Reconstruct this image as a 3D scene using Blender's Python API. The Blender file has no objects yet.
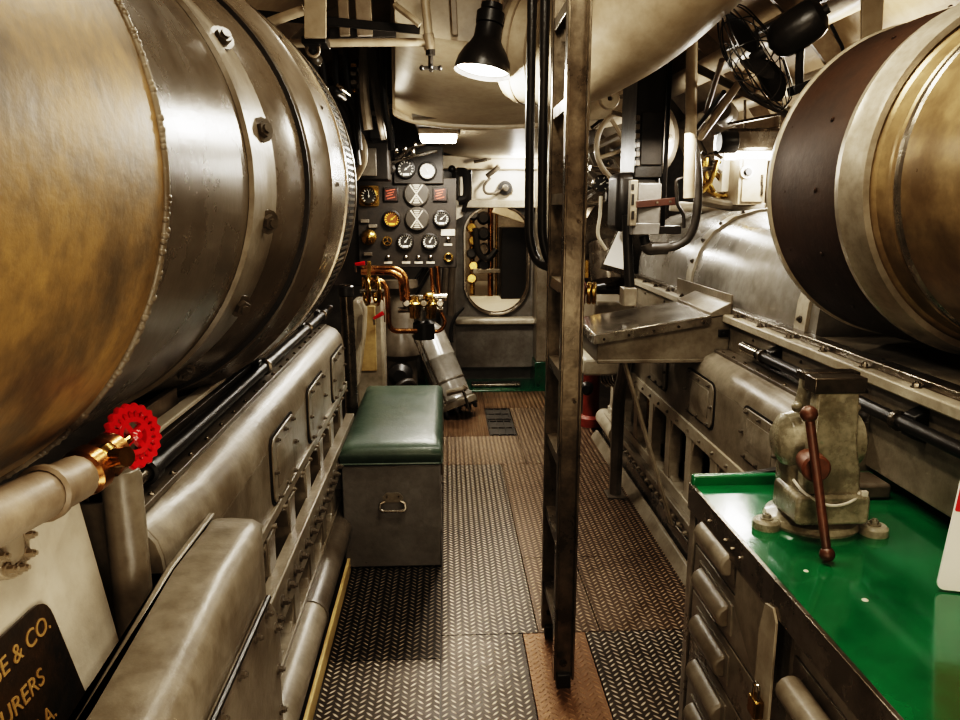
import bpy, bmesh, math, random
from mathutils import Vector, Matrix
random.seed(7)
V = Vector
PI = math.pi
sc = bpy.context.scene
C = sc.collection

# ------------------------------------------------------------------ camera (real rotation, no shift)
F_ = 760.0
TH = math.atan(155 / F_)
PS = math.atan(35 / F_ * math.cos(TH))
H = 1.6
FW = V((math.sin(PS) * math.cos(TH), math.cos(PS) * math.cos(TH), -math.sin(TH)))
RT = V((math.cos(PS), -math.sin(PS), 0))
UP = RT.cross(FW)
cam = bpy.data.cameras.new('camera')
cam.sensor_width = 36
cam.lens = 36 * F_ / 960
cam.clip_start = .05
co = bpy.data.objects.new('camera', cam)
C.objects.link(co)
m = Matrix((RT, UP, -FW)).transposed().to_4x4()
m.translation = (0, 0, H)
co.matrix_world = m
sc.camera = co


def A(px, py, Y=None, X=None, Z=None):
    """the point of the place seen at a pixel, at a known depth / side / height"""
    d = FW + RT * ((px - 480) / F_) + UP * ((360 - py) / F_)
    t = Y / d.y if Y is not None else X / d.x if X is not None else (Z - H) / d.z
    return V((0, 0, H)) + d * t


# ------------------------------------------------------------------ materials
def nodes(name):
    m = bpy.data.materials.new(name)
    m.use_nodes = True
    nt = m.node_tree
    return m, nt, nt.nodes['Principled BSDF']


def N(nt, t, **kw):
    n = nt.nodes.new(t)
    for k, v in kw.items():
        setattr(n, k, v)
    return n


def math_(nt, op, a, b=None, c=None):
    n = N(nt, 'ShaderNodeMath', operation=op)
    for i, v in enumerate((a, b, c)):
        if v is None:
            continue
        if isinstance(v, (int, float)):
            n.inputs[i].default_value = v
        else:
            nt.links.new(v, n.inputs[i])
    return n.outputs[0]


def mixc(nt, fac, a, b, bt='MIX'):
    n = N(nt, 'ShaderNodeMix', data_type='RGBA', blend_type=bt)
    for i, v in ((0, fac), (6, a), (7, b)):
        if isinstance(v, (int, float)):
            n.inputs[i].default_value = v
        elif isinstance(v, tuple):
            n.inputs[i].default_value = (*v[:3], 1)
        else:
            nt.links.new(v, n.inputs[i])
    return n.outputs[2]


def ramp(nt, src, stops):
    n = N(nt, 'ShaderNodeValToRGB')
    e = n.color_ramp.elements
    while len(e) < len(stops):
        e.new(.5)
    for k, (p, v) in enumerate(stops):
        e[k].position = p
        e[k].color = (v, v, v, 1) if isinstance(v, (int, float)) else (*v, 1)
    nt.links.new(src, n.inputs[0])
    return n.outputs[0]


def noise(nt, co, scale, detail=5, rough=.6):
    n = N(nt, 'ShaderNodeTexNoise')
    n.inputs['Scale'].default_value = scale
    n.inputs['Detail'].default_value = detail
    n.inputs['Roughness'].default_value = rough
    nt.links.new(co, n.inputs['Vector'])
    return n.outputs['Fac']


DIM = .72


def paint(name, col, rough=.35, metal=0., grime=.45, gcol=None, scale=4., bump=.12, spec=.5, stretch=None, coat=0.):
    m, nt, b = nodes(name)
    col = tuple(c * DIM for c in col)
    gcol = tuple(c * DIM for c in gcol) if gcol else None
    grime = min(1., grime * 1.45)
    tc = N(nt, 'ShaderNodeTexCoord').outputs['Object']
    if stretch:
        mp = N(nt, 'ShaderNodeMapping')
        mp.inputs['Scale'].default_value = stretch
        nt.links.new(tc, mp.inputs[0])
        tc = mp.outputs[0]
    n1 = noise(nt, tc, scale, 7, .65)
    n2 = noise(nt, tc, scale * 9, 4, .6)
    if gcol is None:
        gcol = tuple(c * f for c, f in zip(col, (.30, .25, .19)))
    f1 = ramp(nt, n1, [(.38, 1.), (.66, 0.)])
    f2 = ramp(nt, n2, [(.30, 1.), (.55, 0.)])
    c1 = mixc(nt, math_(nt, 'MULTIPLY', f1, grime), col, gcol)
    c2 = mixc(nt, math_(nt, 'MULTIPLY', f2, grime * .45), c1, gcol)
    nt.links.new(c2, b.inputs['Base Color'])
    r = math_(nt, 'MULTIPLY_ADD', n1, .35, rough - .17)
    nt.links.new(r, b.inputs['Roughness'])
    b.inputs['Metallic'].default_value = metal
    b.inputs['Specular IOR Level'].default_value = spec
    if coat:
        b.inputs['Coat Weight'].default_value = coat
        b.inputs['Coat Roughness'].default_value = .08
    if bump:
        bp = N(nt, 'ShaderNodeBump')
        bp.inputs['Strength'].default_value = bump
        bp.inputs['Distance'].default_value = .01
        nt.links.new(n2, bp.inputs['Height'])
        nt.links.new(bp.outputs[0], b.inputs['Normal'])
    return m


def emit(name, col, s):
    m, nt, b = nodes(name)
    b.inputs['Base Color'].default_value = (*col, 1)
    b.inputs['Emission Color'].default_value = (*col, 1)
    b.inputs['Emission Strength'].default_value = s
    return m


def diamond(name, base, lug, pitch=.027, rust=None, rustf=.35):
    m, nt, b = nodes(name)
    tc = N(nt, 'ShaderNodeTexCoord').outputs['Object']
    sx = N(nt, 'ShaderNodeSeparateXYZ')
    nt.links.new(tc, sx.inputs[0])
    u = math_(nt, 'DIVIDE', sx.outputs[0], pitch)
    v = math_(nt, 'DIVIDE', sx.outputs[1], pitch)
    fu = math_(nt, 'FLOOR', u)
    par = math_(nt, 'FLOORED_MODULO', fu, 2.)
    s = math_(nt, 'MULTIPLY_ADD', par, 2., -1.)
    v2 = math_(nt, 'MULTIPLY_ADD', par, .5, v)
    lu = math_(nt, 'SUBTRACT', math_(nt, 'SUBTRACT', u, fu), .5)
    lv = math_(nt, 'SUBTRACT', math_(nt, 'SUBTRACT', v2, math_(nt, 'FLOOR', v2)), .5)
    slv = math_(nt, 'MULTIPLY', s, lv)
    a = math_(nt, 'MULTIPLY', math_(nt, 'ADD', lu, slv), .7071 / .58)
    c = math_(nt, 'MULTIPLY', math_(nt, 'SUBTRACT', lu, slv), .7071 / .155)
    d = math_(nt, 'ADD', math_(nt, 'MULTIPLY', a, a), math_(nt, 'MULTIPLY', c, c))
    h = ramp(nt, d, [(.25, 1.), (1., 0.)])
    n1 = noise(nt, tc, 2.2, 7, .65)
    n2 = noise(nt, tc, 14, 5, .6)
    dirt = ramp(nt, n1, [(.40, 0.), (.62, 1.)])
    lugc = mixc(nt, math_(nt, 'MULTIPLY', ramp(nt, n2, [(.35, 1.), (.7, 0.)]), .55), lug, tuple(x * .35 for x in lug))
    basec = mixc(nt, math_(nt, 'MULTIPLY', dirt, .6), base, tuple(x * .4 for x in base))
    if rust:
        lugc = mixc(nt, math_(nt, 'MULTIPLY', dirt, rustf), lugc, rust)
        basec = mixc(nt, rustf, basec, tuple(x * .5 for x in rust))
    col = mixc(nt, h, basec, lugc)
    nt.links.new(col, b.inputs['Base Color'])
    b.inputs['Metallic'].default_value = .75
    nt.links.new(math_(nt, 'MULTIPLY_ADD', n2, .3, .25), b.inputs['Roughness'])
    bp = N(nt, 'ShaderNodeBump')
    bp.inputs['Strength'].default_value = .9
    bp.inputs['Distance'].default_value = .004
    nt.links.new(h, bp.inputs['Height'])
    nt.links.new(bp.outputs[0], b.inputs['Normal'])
    return m


M = {
    'grey': paint('grey_paint', (.27, .237, .187), .34, grime=.5),
    'grey_dark': paint('dark_grey_paint', (.145, .124, .098), .35, grime=.5),
    'grey_light': paint('light_grey_paint', (.48, .43, .345), .36, grime=.4),
    'chest': paint('chest_grey_paint', (.20, .19, .178), .33, grime=.35),
    'drum': paint('drum_grey_paint', (.14, .114, .085), .27, grime=.32, scale=4, bump=.06, coat=.06, spec=.4),
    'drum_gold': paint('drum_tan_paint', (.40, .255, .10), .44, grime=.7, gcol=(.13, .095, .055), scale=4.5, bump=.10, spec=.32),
    'strap': paint('strap_paint', (.27, .23, .175), .38, grime=.5),
    'gold': paint('worn_bronze', (.44, .325, .18), .33, metal=.45, grime=.7, gcol=(.16, .11, .06), scale=3, bump=.04),
    'dark_band': paint('dark_brown_lagging', (.022, .013, .008), .6, grime=.4, gcol=(.05, .025, .013), scale=5, spec=.3),
    'steel': paint('bare_steel', (.44, .40, .345), .26, metal=.85, grime=.55, scale=5, bump=.05),
    'steel_dark': paint('dark_worn_steel', (.17, .145, .115), .27, metal=.75, grime=.6, scale=6, bump=.06),
    'rail': paint('ladder_steel', (.25, .205, .15), .3, metal=.6, grime=.6, gcol=(.05, .038, .026), scale=5, bump=.07),
    'black': paint('black_enamel', (.012, .011, .010), .36, grime=.3, gcol=(.03, .023, .017), scale=8, bump=.1, spec=.3),
    'black_matt': paint('black_matt', (.014, .012, .010), .6, grime=.4, gcol=(.035, .027, .02), scale=8, spec=.25),
    'rubber': paint('rubber_hose', (.05, .042, .034), .45, grime=.5, scale=10),
    'beige': paint('cream_paint', (.55, .47, .36), .42, grime=.45, gcol=(.25, .185, .115), scale=3.),
    'beige_d': paint('cream_paint_dull', (.40, .33, .245), .45, grime=.55, gcol=(.15, .105, .065), scale=3.5),
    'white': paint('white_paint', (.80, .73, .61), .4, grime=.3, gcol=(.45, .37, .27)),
    'hull': paint('hull_cream_paint', (.58, .46, .32), .45, grime=.45, gcol=(.20, .14, .08), scale=2.),
    'bulk': paint('bulkhead_grey_paint', (.20, .185, .165), .35, grime=.5, scale=3),
    'green_floor': paint('green_deck_paint', (.008, .085, .042), .22, grime=.4, scale=5, coat=.3),
    'green': paint('green_bench_paint', (.006, .17, .062), .15, grime=.4, gcol=(.005, .07, .03), scale=3, bump=.03, coat=.6),
    'cushion': paint('green_leather', (.030, .050, .036), .36, grime=.4, gcol=(.07, .10, .075), scale=7, bump=.12),
    'red': paint('red_enamel', (.62, .012, .02), .22, grime=.2, scale=10, bump=.02, coat=.5),
    'red_dull': paint('dull_red_paint', (.30, .06, .035), .45, grime=.4),
    'redpaper': paint('red_print', (.85, .03, .03), .35, grime=.05, bump=0),
    'whitepaper': paint('white_print', (1.25, 1.22, 1.18), .3, grime=.05, gcol=(1.1, 1.05, 1.0), bump=0, coat=.3),
    'brass': paint('brass', (.62, .42, .14), .24, metal=.95, grime=.5, gcol=(.18, .10, .03), scale=9, bump=.03),
    'copper': paint('copper', (.52, .27, .11), .25, metal=.95, grime=.55, gcol=(.13, .055, .02), scale=7, bump=.03),
    'chrome': paint('bright_metal', (.72, .69, .63), .16, metal=1., grime=.4, scale=12, bump=.02),
    'bench_steel': paint('bench_steel', (.36, .325, .27), .3, metal=.2, grime=.5, scale=5, bump=.05),
    'cover_grey': paint('engine_cover_grey', (.275, .26, .235), .24, grime=.4, scale=2.5, bump=.04, coat=.2),
    'strap_red': paint('strap_red_brown', (.055, .019, .010), .5, grime=.5),
    'lid_steel': paint('desk_lid_steel', (.34, .31, .265), .17, metal=.85, grime=.3, scale=3, bump=.01),
    'ring_steel': paint('brushed_ring', (.50, .45, .37), .34, metal=.5, grime=.4, scale=5, bump=.04),
    'ochre': paint('ochre_board', (.72, .54, .26), .42, grime=.4),
    'rust': paint('rust_brown_iron', (.20, .08, .042), .42, metal=.2, grime=.5, gcol=(.05, .025, .014), scale=9),
    'vise': paint('vise_green_grey_paint', (.46, .42, .32), .27, grime=.6, gcol=(.10, .085, .055), scale=9, bump=.15, coat=.2),
    'dial_black': paint('black_dial', (.02, .018, .016), .3, grime=.1, bump=0),
    'dial_white': paint('pale_dial', (.55, .50, .42), .3, grime=.2, bump=0),
    'dial_amber': paint('amber_dial', (.16, .055, .012), .3, grime=.2, bump=0),
    'dial_red': paint('red_dial', (.035, .012, .008), .3, grime=.3, bump=0),
    'tach': paint('tachometer_face', (.055, .048, .040), .45, grime=.3, bump=0, spec=.3),
    'mark': paint('white_marks', (.85, .82, .74), .4, grime=.05, bump=0),
    'mark_amber': paint('amber_marks', (.85, .48, .06), .4, grime=.05, bump=0),
    'mark_red': paint('red_marks', (.55, .10, .05), .4, grime=.05, bump=0),
    'gold_letter': paint('gold_lettering', (.72, .47, .19), .4, metal=.2, grime=.4, bump=0),
    'plaque': paint('black_plaque', (.018, .015, .012), .38, grime=.5, gcol=(.075, .045, .02), scale=9),
    'panel': paint('panel_black', (.018, .015, .013), .5, grime=.45, gcol=(.04, .032, .024), scale=8, spec=.25),
    'dark_void': paint('oily_dark_iron', (.045, .032, .022), .4, grime=.6, scale=9),
    'zip': paint('white_plastic', (.82, .78, .70), .4, grime=.2, bump=0),
    'floor1': diamond('diamond_plate', (.038, .028, .020), (.66, .56, .44)),
    'floor2': diamond('diamond_plate_brown', (.045, .030, .020), (.52, .40, .28), rust=(.30, .18, .10), rustf=.2),
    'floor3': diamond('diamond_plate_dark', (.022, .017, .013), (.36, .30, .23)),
    'floor4': diamond('diamond_plate_rusty', (.11, .07, .042), (.34, .22, .13), rust=(.34, .19, .10), rustf=.6),
    'lamp': emit('lamp_glow', (1., .95, .86), 22.),
    'tube': emit('tube_glow', (1., .94, .84), 16.),
}


def tread_floor():
    """ribbed brown deck strip"""
    m = paint('ribbed_deck', (.30, .20, .125), .38, metal=.5, grime=.5, scale=5)
    nt = m.node_tree
    b = nt.nodes['Principled BSDF']
    tc = N(nt, 'ShaderNodeTexCoord').outputs['Object']
    w = N(nt, 'ShaderNodeTexWave', wave_type='BANDS', bands_direction='X')
    w.inputs['Scale'].default_value = 9
    nt.links.new(tc, w.inputs[0])
    bp = N(nt, 'ShaderNodeBump')
    bp.inputs['Strength'].default_value = 1.
    bp.inputs['Distance'].default_value = .01
    nt.links.new(w.outputs['Fac'], bp.inputs['Height'])
    nt.links.new(bp.outputs[0], b.inputs['Normal'])
    return m


M['ribbed'] = tread_floor()

# ------------------------------------------------------------------ mesh helpers
ORG = {}


def frame_of(d):
    d = V(d).normalized()
    a = V((0, 0, 1)) if abs(d.z) < .9 else V((1, 0, 0))
    u = d.cross(a).normalized()
    return u, d.cross(u).normalized(), d


class MB:
    def __init__(s):
        s.bm = bmesh.new()

    def face(s, vs):
        try:
            return s.bm.faces.new(vs)
        except ValueError:
            return None

    def hexa(s, p):
        v = [s.bm.verts.new(q) for q in p]
        for f in ((0, 1, 2, 3), (7, 6, 5, 4), (0, 4, 5, 1), (1, 5, 6, 2), (2, 6, 7, 3), (3, 7, 4, 0)):
            s.face([v[i] for i in f])
        return s

    def box(s, x0, x1, y0, y1, z0, z1):
        return s.hexa([(x0, y0, z0), (x1, y0, z0), (x1, y1, z0), (x0, y1, z0), (x0, y0, z1), (x1, y0, z1), (x1, y1, z1), (x0, y1, z1)])

    def bar(s, p, q, w, h, side=None):
        """beam p to q, w across (along side), h the other way"""
        p, q = V(p), V(q)
        d = (q - p).normalized()
        if side is None:
            u, v, _ = frame_of(d)
        else:
            u = V(side) - d * d.dot(V(side))
            u.normalize()
            v = d.cross(u)
        u, v = u * w / 2, v * h / 2
        return s.hexa([p - u - v, p + u - v, p + u + v, p - u + v, q - u - v, q + u - v, q + u + v, q - u + v])

    def loft(s, loops, close=True, caps=True):
        rows = [[s.bm.verts.new(p) for p in L] for L in loops]
        n = len(rows[0])
        for a, b in zip(rows, rows[1:]):
            for i in range(n if close else n - 1):
                j = (i + 1) % n
                s.face([a[i], a[j], b[j], b[i]])
        if caps and close:
            s.face(rows[0][::-1])
            s.face(rows[-1])
        return s

    def cyl(s, p, q, r, r2=None, n=16, caps=True):
        p, q = V(p), V(q)
        u, v, _ = frame_of(q - p)
        r2 = r if r2 is None else r2
        cs = [(math.cos(2 * PI * i / n), math.sin(2 * PI * i / n)) for i in range(n)]
        return s.loft([[p + u * (c * r) + v * (d * r) for c, d in cs], [q + u * (c * r2) + v * (d * r2) for c, d in cs]], caps=caps)

    def lathe(s, o, ax, prof, n=24, ring=False):
        """prof: (radius, height along ax). ring: profile is a closed loop"""
        o = V(o)
        u, v, d = frame_of(ax)
        cs = [(math.cos(2 * PI * i / n), math.sin(2 * PI * i / n)) for i in range(n)]
        rows = []
        for r, h in prof:
            if r < 1e-6:
                rows.append([s.bm.verts.new(o + d * h)])
            else:
                rows.append([s.bm.verts.new(o + d * h + u * (c * r) + v * (k * r)) for c, k in cs])
        pr = list(zip(rows, rows[1:]))
        if ring:
            pr.append((rows[-1], rows[0]))
        for a, b in pr:
            for i in range(n):
                j = (i + 1) % n
                if len(a) == 1 and len(b) == 1:
                    continue
                if len(a) == 1:
                    s.face([a[0], b[j], b[i]])
                elif len(b) == 1:
                    s.face([a[i], a[j], b[0]])
                else:
                    s.face([a[i], a[j], b[j], b[i]])
        return s

    def tube(s, pts, r, n=8, bend=.04, rs=None, caps=True):
        pts = [V(p) for p in pts]
        path = [pts[0]]
        for a, b, c in zip(pts, pts[1:], pts[2:]):
            l1, l2 = (a - b).length, (c - b).length
            k = min(bend, l1 * .48, l2 * .48)
            if k < 1e-5:
                path.append(b)
                continue
            p0, p2 = b + (a - b).normalized() * k, b + (c - b).normalized() * k
            for i in range(7):
                t = i / 6
                path.append(p0 * (1 - t) ** 2 + b * (2 * t * (1 - t)) + p2 * t * t)
        path.append(pts[-1])
        d0 = (path[1] - path[0]).normalized()
        u, v, _ = frame_of(d0)
        loops = []
        for i, p in enumerate(path):
            t = (path[min(i + 1, len(path) - 1)] - path[max(i - 1, 0)]).normalized()
            u = (u - t * u.dot(t)).normalized()
            v = t.cross(u)
            rr = r if rs is None else rs[0] + (rs[1] - rs[0]) * i / (len(path) - 1)
            loops.append([p + u * (math.cos(2 * PI * k / n) * rr) + v * (math.sin(2 * PI * k / n) * rr) for k in range(n)])
        return s.loft(loops, caps=caps)

    def curve(s, pts, r, n=8, k=6):
        """smooth tube through points (Catmull-Rom)"""
        P = [V(p) for p in pts]
        P = [P[0] * 2 - P[1]] + P + [P[-1] * 2 - P[-2]]
        out = []
        for i in range(1, len(P) - 2):
            a, b, c, d = P[i - 1:i + 3]
            for j in range(k):
                t = j / k
                out.append(.5 * (2 * b + (c - a) * t + (2 * a - 5 * b + 4 * c - d) * t * t + (3 * b - a - 3 * c + d) * t ** 3))
        out.append(P[-2])
        return s.tube(out, r, n, bend=0)

    def prism(s, pts, vec):
        vec = V(vec)
        return s.loft([[V(p) for p in pts], [V(p) + vec for p in pts]])

    def sph(s, c, r, n=14, sc=(1, 1, 1)):
        c = V(c)
        prof = [(math.sin(PI * i / n), -math.cos(PI * i / n)) for i in range(n + 1)]
        b0 = len(s.bm.verts)
        s.lathe((0, 0, 0), (0, 0, 1), [(a if 0 < i < n else 0, h) for i, (a, h) in enumerate(prof)], n=n + 4)
        s.bm.verts.ensure_lookup_table()
        for v in s.bm.verts[b0:]:
            v.co = c + V((v.co.x * r * sc[0], v.co.y * r * sc[1], v.co.z * r * sc[2]))
        return s

    def torus(s, c, ax, R, r, n=32, k=8, a0=0., a1=2 * PI):
        c = V(c)
        u, v, d = frame_of(ax)
        full = abs(a1 - a0 - 2 * PI) < 1e-6
        loops = []
        for i in range(n if full else n + 1):
            a = a0 + (a1 - a0) * i / n
            e = u * math.cos(a) + v * math.sin(a)
            loops.append([c + e * (R + r * math.cos(2 * PI * j / k)) + d * (r * math.sin(2 * PI * j / k)) for j in range(k)])
        if full:
            loops.append(loops[0])
        return s.loft(loops, caps=not full)

    def plate(s, corners, th, nrm, cr=0., k=5):
        """rounded plate from a planar polygon (list of points), th thick along nrm"""
        P = [V(p) for p in corners]
        out = []
        n = len(P)
        for i in range(n):
            a, b, c = P[i - 1], P[i], P[(i + 1) % n]
            if cr <= 0:
                out.append(b)
                continue
            q = min(cr, (a - b).length * .45, (c - b).length * .45)
            p0, p2 = b + (a - b).normalized() * q, b + (c - b).normalized() * q
            for j in range(k + 1):
                t = j / k
                out.append(p0 * (1 - t) ** 2 + b * (2 * t * (1 - t)) + p2 * t * t)
        return s.prism(out, V(nrm).normalized() * th)

    def holed(s, outer, inner, vec):
        """plate with a hole; outer and inner loops of equal length, vec thickness"""
        vec = V(vec)
        L = [[V(p) for p in outer], [V(p) for p in inner], [V(p) + vec for p in inner], [V(p) + vec for p in outer]]
        L.append(L[0])
        rows = [[s.bm.verts.new(p) for p in l] for l in L[:4]]
        rows.append(rows[0])
        n = len(outer)
        for a, b in zip(rows, rows[1:]):
            for i in range(n):
                j = (i + 1) % n
                s.face([a[i], a[j], b[j], b[i]])
        return s

    def build(s, name, mat, parent=None, bevel=0., smooth=35, seg=2):
        bmesh.ops.remove_doubles(s.bm, verts=s.bm.verts[:], dist=1e-6)
        bmesh.ops.recalc_face_normals(s.bm, faces=s.bm.faces[:])
        if parent is not None:
            o = ORG[parent.name]
        else:
            xs = [v.co.copy() for v in s.bm.verts]
            lo = [min(p[i] for p in xs) for i in range(3)]
            hi = [max(p[i] for p in xs) for i in range(3)]
            o = V(((lo[0] + hi[0]) / 2, (lo[1] + hi[1]) / 2, lo[2]))
        for v in s.bm.verts:
            v.co -= o
        me = bpy.data.meshes.new(name)
        s.bm.to_mesh(me)
        s.bm.free()
        me.materials.append(M[mat] if isinstance(mat, str) else mat)
        for p in me.polygons:
            p.use_smooth = True
        me.set_sharp_from_angle(angle=math.radians(smooth))
        ob = bpy.data.objects.new(name, me)
        C.objects.link(ob)
        if parent is not None:
            ob.parent = parent
            ORG[ob.name] = o
        else:
            ob.location = o
            ORG[ob.name] = o
        if bevel:
            b = ob.modifiers.new('bevel', 'BEVEL')
            b.width = bevel
            b.segments = seg
            b.limit_method = 'ANGLE'
            b.angle_limit = math.radians(40)
            b.harden_normals = False
        return ob


def tag(o, label, cat, group=None):
    o['label'] = label
    o['category'] = cat
    if group:
        o['group'] = group
    return o


def thing(name, label, cat, loc, group=None):
    o = bpy.data.objects.new(name, None)
    C.objects.link(o)
    o.location = loc
    o.empty_display_size = .05
    ORG[o.name] = V(loc)
    return tag(o, label, cat, group)


def struct(mb, name, mat, **k):
    o = mb.build(name, mat, **k)
    o['kind'] = 'structure'
    return o


_bm = {}


def bolt(parent, pos, ax, r=.012, h=.012, mat='grey', name='bolt', washer=True):
    key = (round(r, 4), round(h, 4), mat, washer)
    if key not in _bm:
        b = MB()
        if washer:
            b.cyl((0, 0, 0), (0, 0, h * .3), r * 1.5, n=12)
        b.cyl((0, 0, h * .25), (0, 0, h), r, r * .95, n=6)
        b.cyl((0, 0, h), (0, 0, h * 1.35), r * .55, n=8)
        t = b.build('bolt_mesh', mat)
        # build() recentres a top-level mesh at its base: the same point here
        _bm[key] = t.data
        bpy.data.objects.remove(t)
    o = bpy.data.objects.new(name, _bm[key])
    C.objects.link(o)
    o.parent = parent
    o.location = V(pos) - ORG[parent.name]
    o.rotation_mode = 'QUATERNION'
    o.rotation_quaternion = V(ax).to_track_quat('Z', 'Y')
    ORG[o.name] = ORG[parent.name]
    return o


def text(body, size, mat, parent, M4, name='lettering', ext=.001):
    cu = bpy.data.curves.new(name, 'FONT')
    cu.body = body
    cu.size = size
    cu.extrude = ext
    cu.align_x = 'RIGHT'
    t = bpy.data.objects.new(name, cu)
    C.objects.link(t)
    bpy.context.view_layer.update()
    me = bpy.data.meshes.new_from_object(t.evaluated_get(bpy.context.evaluated_depsgraph_get()))
    bpy.data.objects.remove(t)
    me.materials.clear()
    me.materials.append(M[mat])
    o = bpy.data.objects.new(name, me)
    C.objects.link(o)
    o.parent = parent
    mm = M4.copy()
    mm.translation = M4.translation - ORG[parent.name]
    o.matrix_local = mm
    ORG[o.name] = ORG[parent.name]
    return o


CX = .30     # centre line of the boat

# ================================================================== SETTING
HC, HR = 1.0, 2.1


def arc(a0, a1, R, n):
    return [(CX + R * math.cos(math.radians(a0 + (a1 - a0) * i / n)), HC + R * math.sin(math.radians(a0 + (a1 - a0) * i / n))) for i in range(n + 1)]


def hull(name, a0, a1, mat):
    p = arc(a0, a1, HR, 16) + arc(a1, a0, HR + .05, 16)
    struct(MB().prism([(x, -1.5, z) for x, z in p], (0, 8.46, 0)), name, mat)


hull('wall_left', 140, 215, 'hull')
hull('wall_right', -35, 40, 'hull')
hull('ceiling', 40, 140, 'hull')
for k, y in enumerate((-.6, .5, 1.6, 2.7, 3.8, 4.9, 6.0)):
    p = arc(20, 160, HR - .002, 28) + arc(160, 20, HR - .10, 28)
    struct(MB().prism([(x, y, z) for x, z in p], (0, .025, 0)), 'trim_%d' % (k + 1), 'beige_d')
# deck under the plates and the bilge
struct(MB().box(-1.6, 2.2, -1.5, 6.95, -.12, -.03), 'floor', 'dark_void')
struct(MB().prism([(CX + x, -1.5, HC + z) for x, z in ((-2.05, -1.1), (2.05, -1.1), (2.05, 2.1), (-2.05, 2.1))], (0, -.05, 0)), 'wall_front', 'beige_d')

# floor plates
pl = 0


def fplate(x0, x1, y0, y1, mat):
    global pl
    pl += 1
    g = .0025
    o = MB().box(x0 + g, x1 - g, y0 + g, y1 - g, -.02, 0).build('floor_%d' % pl, mat)
    # keep the tread pattern running through from plate to plate
    off = o.location.copy()
    for v in o.data.vertices:
        v.co += off
    o.location = (0, 0, 0)
    o['kind'] = 'structure'


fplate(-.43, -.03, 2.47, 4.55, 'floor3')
fplate(-.43, -.03, .4, 2.47, 'floor1')
fplate(-.03, .34, 2.62, 4.55, 'floor1')
fplate(-.03, .28, .4, 2.62, 'floor1')
fplate(.28, .52, 1.6, 2.62, 'floor4')
fplate(.34, .58, 2.62, 3.25, 'floor2')
fplate(.52, 1.06, .4, 2.62, 'floor1')
fplate(.28, .52, .4, 1.6, 'floor1')
fplate(.58, 1.06, 2.62, 3.25, 'floor2')
fplate(.34, 1.06, 3.25, 4.55, 'floor2')
fplate(-.62, .50, 4.55, 5.15, 'floor2')
fplate(.50, 1.06, 4.55, 5.9, 'floor2')
fplate(-.62, .30, 5.15, 6.45, 'ribbed')
fplate(.30, 1.06, 5.9, 6.45, 'ribbed')
for n, (x0, x1, y0, y1) in enumerate(((.30, .50, 5.15, 5.55), (.30, .50, 5.55, 5.9))):
    pl += 1
    g = MB().box(x0 + .004, x1 - .004, y0 + .004, y1 - .004, -.02, -.004)
    for i in range(4):
        xx = x0 + .02 + i * (x1 - x0 - .04) / 3
        g.box(xx - .004, xx + .004, y0 + .01, y1 - .01, -.004, .003)
    for i in range(3):
        yy = y0 + .03 + i * (y1 - y0 - .06) / 2
        g.box(x0 + .01, x1 - .01, yy - .004, yy + .004, -.004, .003)
    struct(g, 'floor_%d' % pl, 'black_matt')
# green painted deck in front of the hatch
struct(MB().box(-.7, 1.1, 6.45, 6.9, -.03, .012), 'floor_%d' % (pl + 1), 'green_floor', bevel=.006)

# bulkhead with hatch
YB = 6.9
hx0, hx1, hz0, hz1 = .178, .742, .63, 1.59
hc = (hx0 + hx1) / 2
hr = (hx1 - hx0) / 2


def hatch_loop(grow, y, n=48):
    """rounded opening: straight sides, half round ends"""
    out = []
    r = hr + grow
    for i in range(n):
        a = 2 * PI * (i + .5) / n
        zc = hz1 - hr * .8 if math.sin(a) > 0 else hz0 + hr
        k = .8 if math.sin(a) > 0 else 1.
        out.append(V((hc + r * math.cos(a), y, zc + (hr * k + grow) * math.sin(a))))
    return out


def rect_loop(x0, x1, z0, z1, y, n=48):
    out = []
    cx, cz = hc, (hz0 + hz1) / 2
    for i in range(n):
        a = 2 * PI * (i + .5) / n
        c, s = math.cos(a), math.sin(a)
        t = min([(x1 - cx) / c if c > 0 else (x0 - cx) / c if c < 0 else 9e9, (z1 - cz) / s if s > 0 else (z0 - cz) / s if s < 0 else 9e9])
        out.append(V((cx + c * t, y, cz + s * t)))
    return out


struct(MB().holed(rect_loop(-1.9, 2.5, -.1, 3.15, YB), hatch_loop(0, YB), (0, .06, 0)), 'wall_back', 'bulk')
struct(MB().holed(hatch_loop(.018, YB - .05), hatch_loop(-.004, YB - .05), (0, .12, 0)), 'door_frame_1', 'steel', bevel=.004)
# sill ledge and step under the hatch, bulkhead flanges at the sides
o = MB().plate([(.08, 6.70, .60), (.80, 6.70, .60), (.80, 6.9, .60), (.08, 6.9, .60)], .05, (0, 0, -1)).build('trim_20', 'grey_light', bevel=.015)
o['kind'] = 'structure'
struct(MB().plate([(.08, 6.78, .14), (.80, 6.78, .14), (.80, 6.78, .55), (.08, 6.78, .55)], .1, (0, 1, 0), .04), 'trim_21', 'bulk', bevel=.01)
struct(MB().box(.79, .96, 6.55, 6.9, .24, 2.1), 'trim_22', 'grey', bevel=.006)
struct(MB().box(.78, .965, 6.54, 6.9, .0, .24), 'trim_23', 'green_floor', bevel=.006)
struct(MB().box(-.05, .09, 6.72, 6.9, .24, 1.45), 'trim_24', 'bulk', bevel=.006)
struct(MB().box(-.2, .09, 6.70, 6.9, .0, .24), 'trim_25', 'green_floor', bevel=.006)
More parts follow.
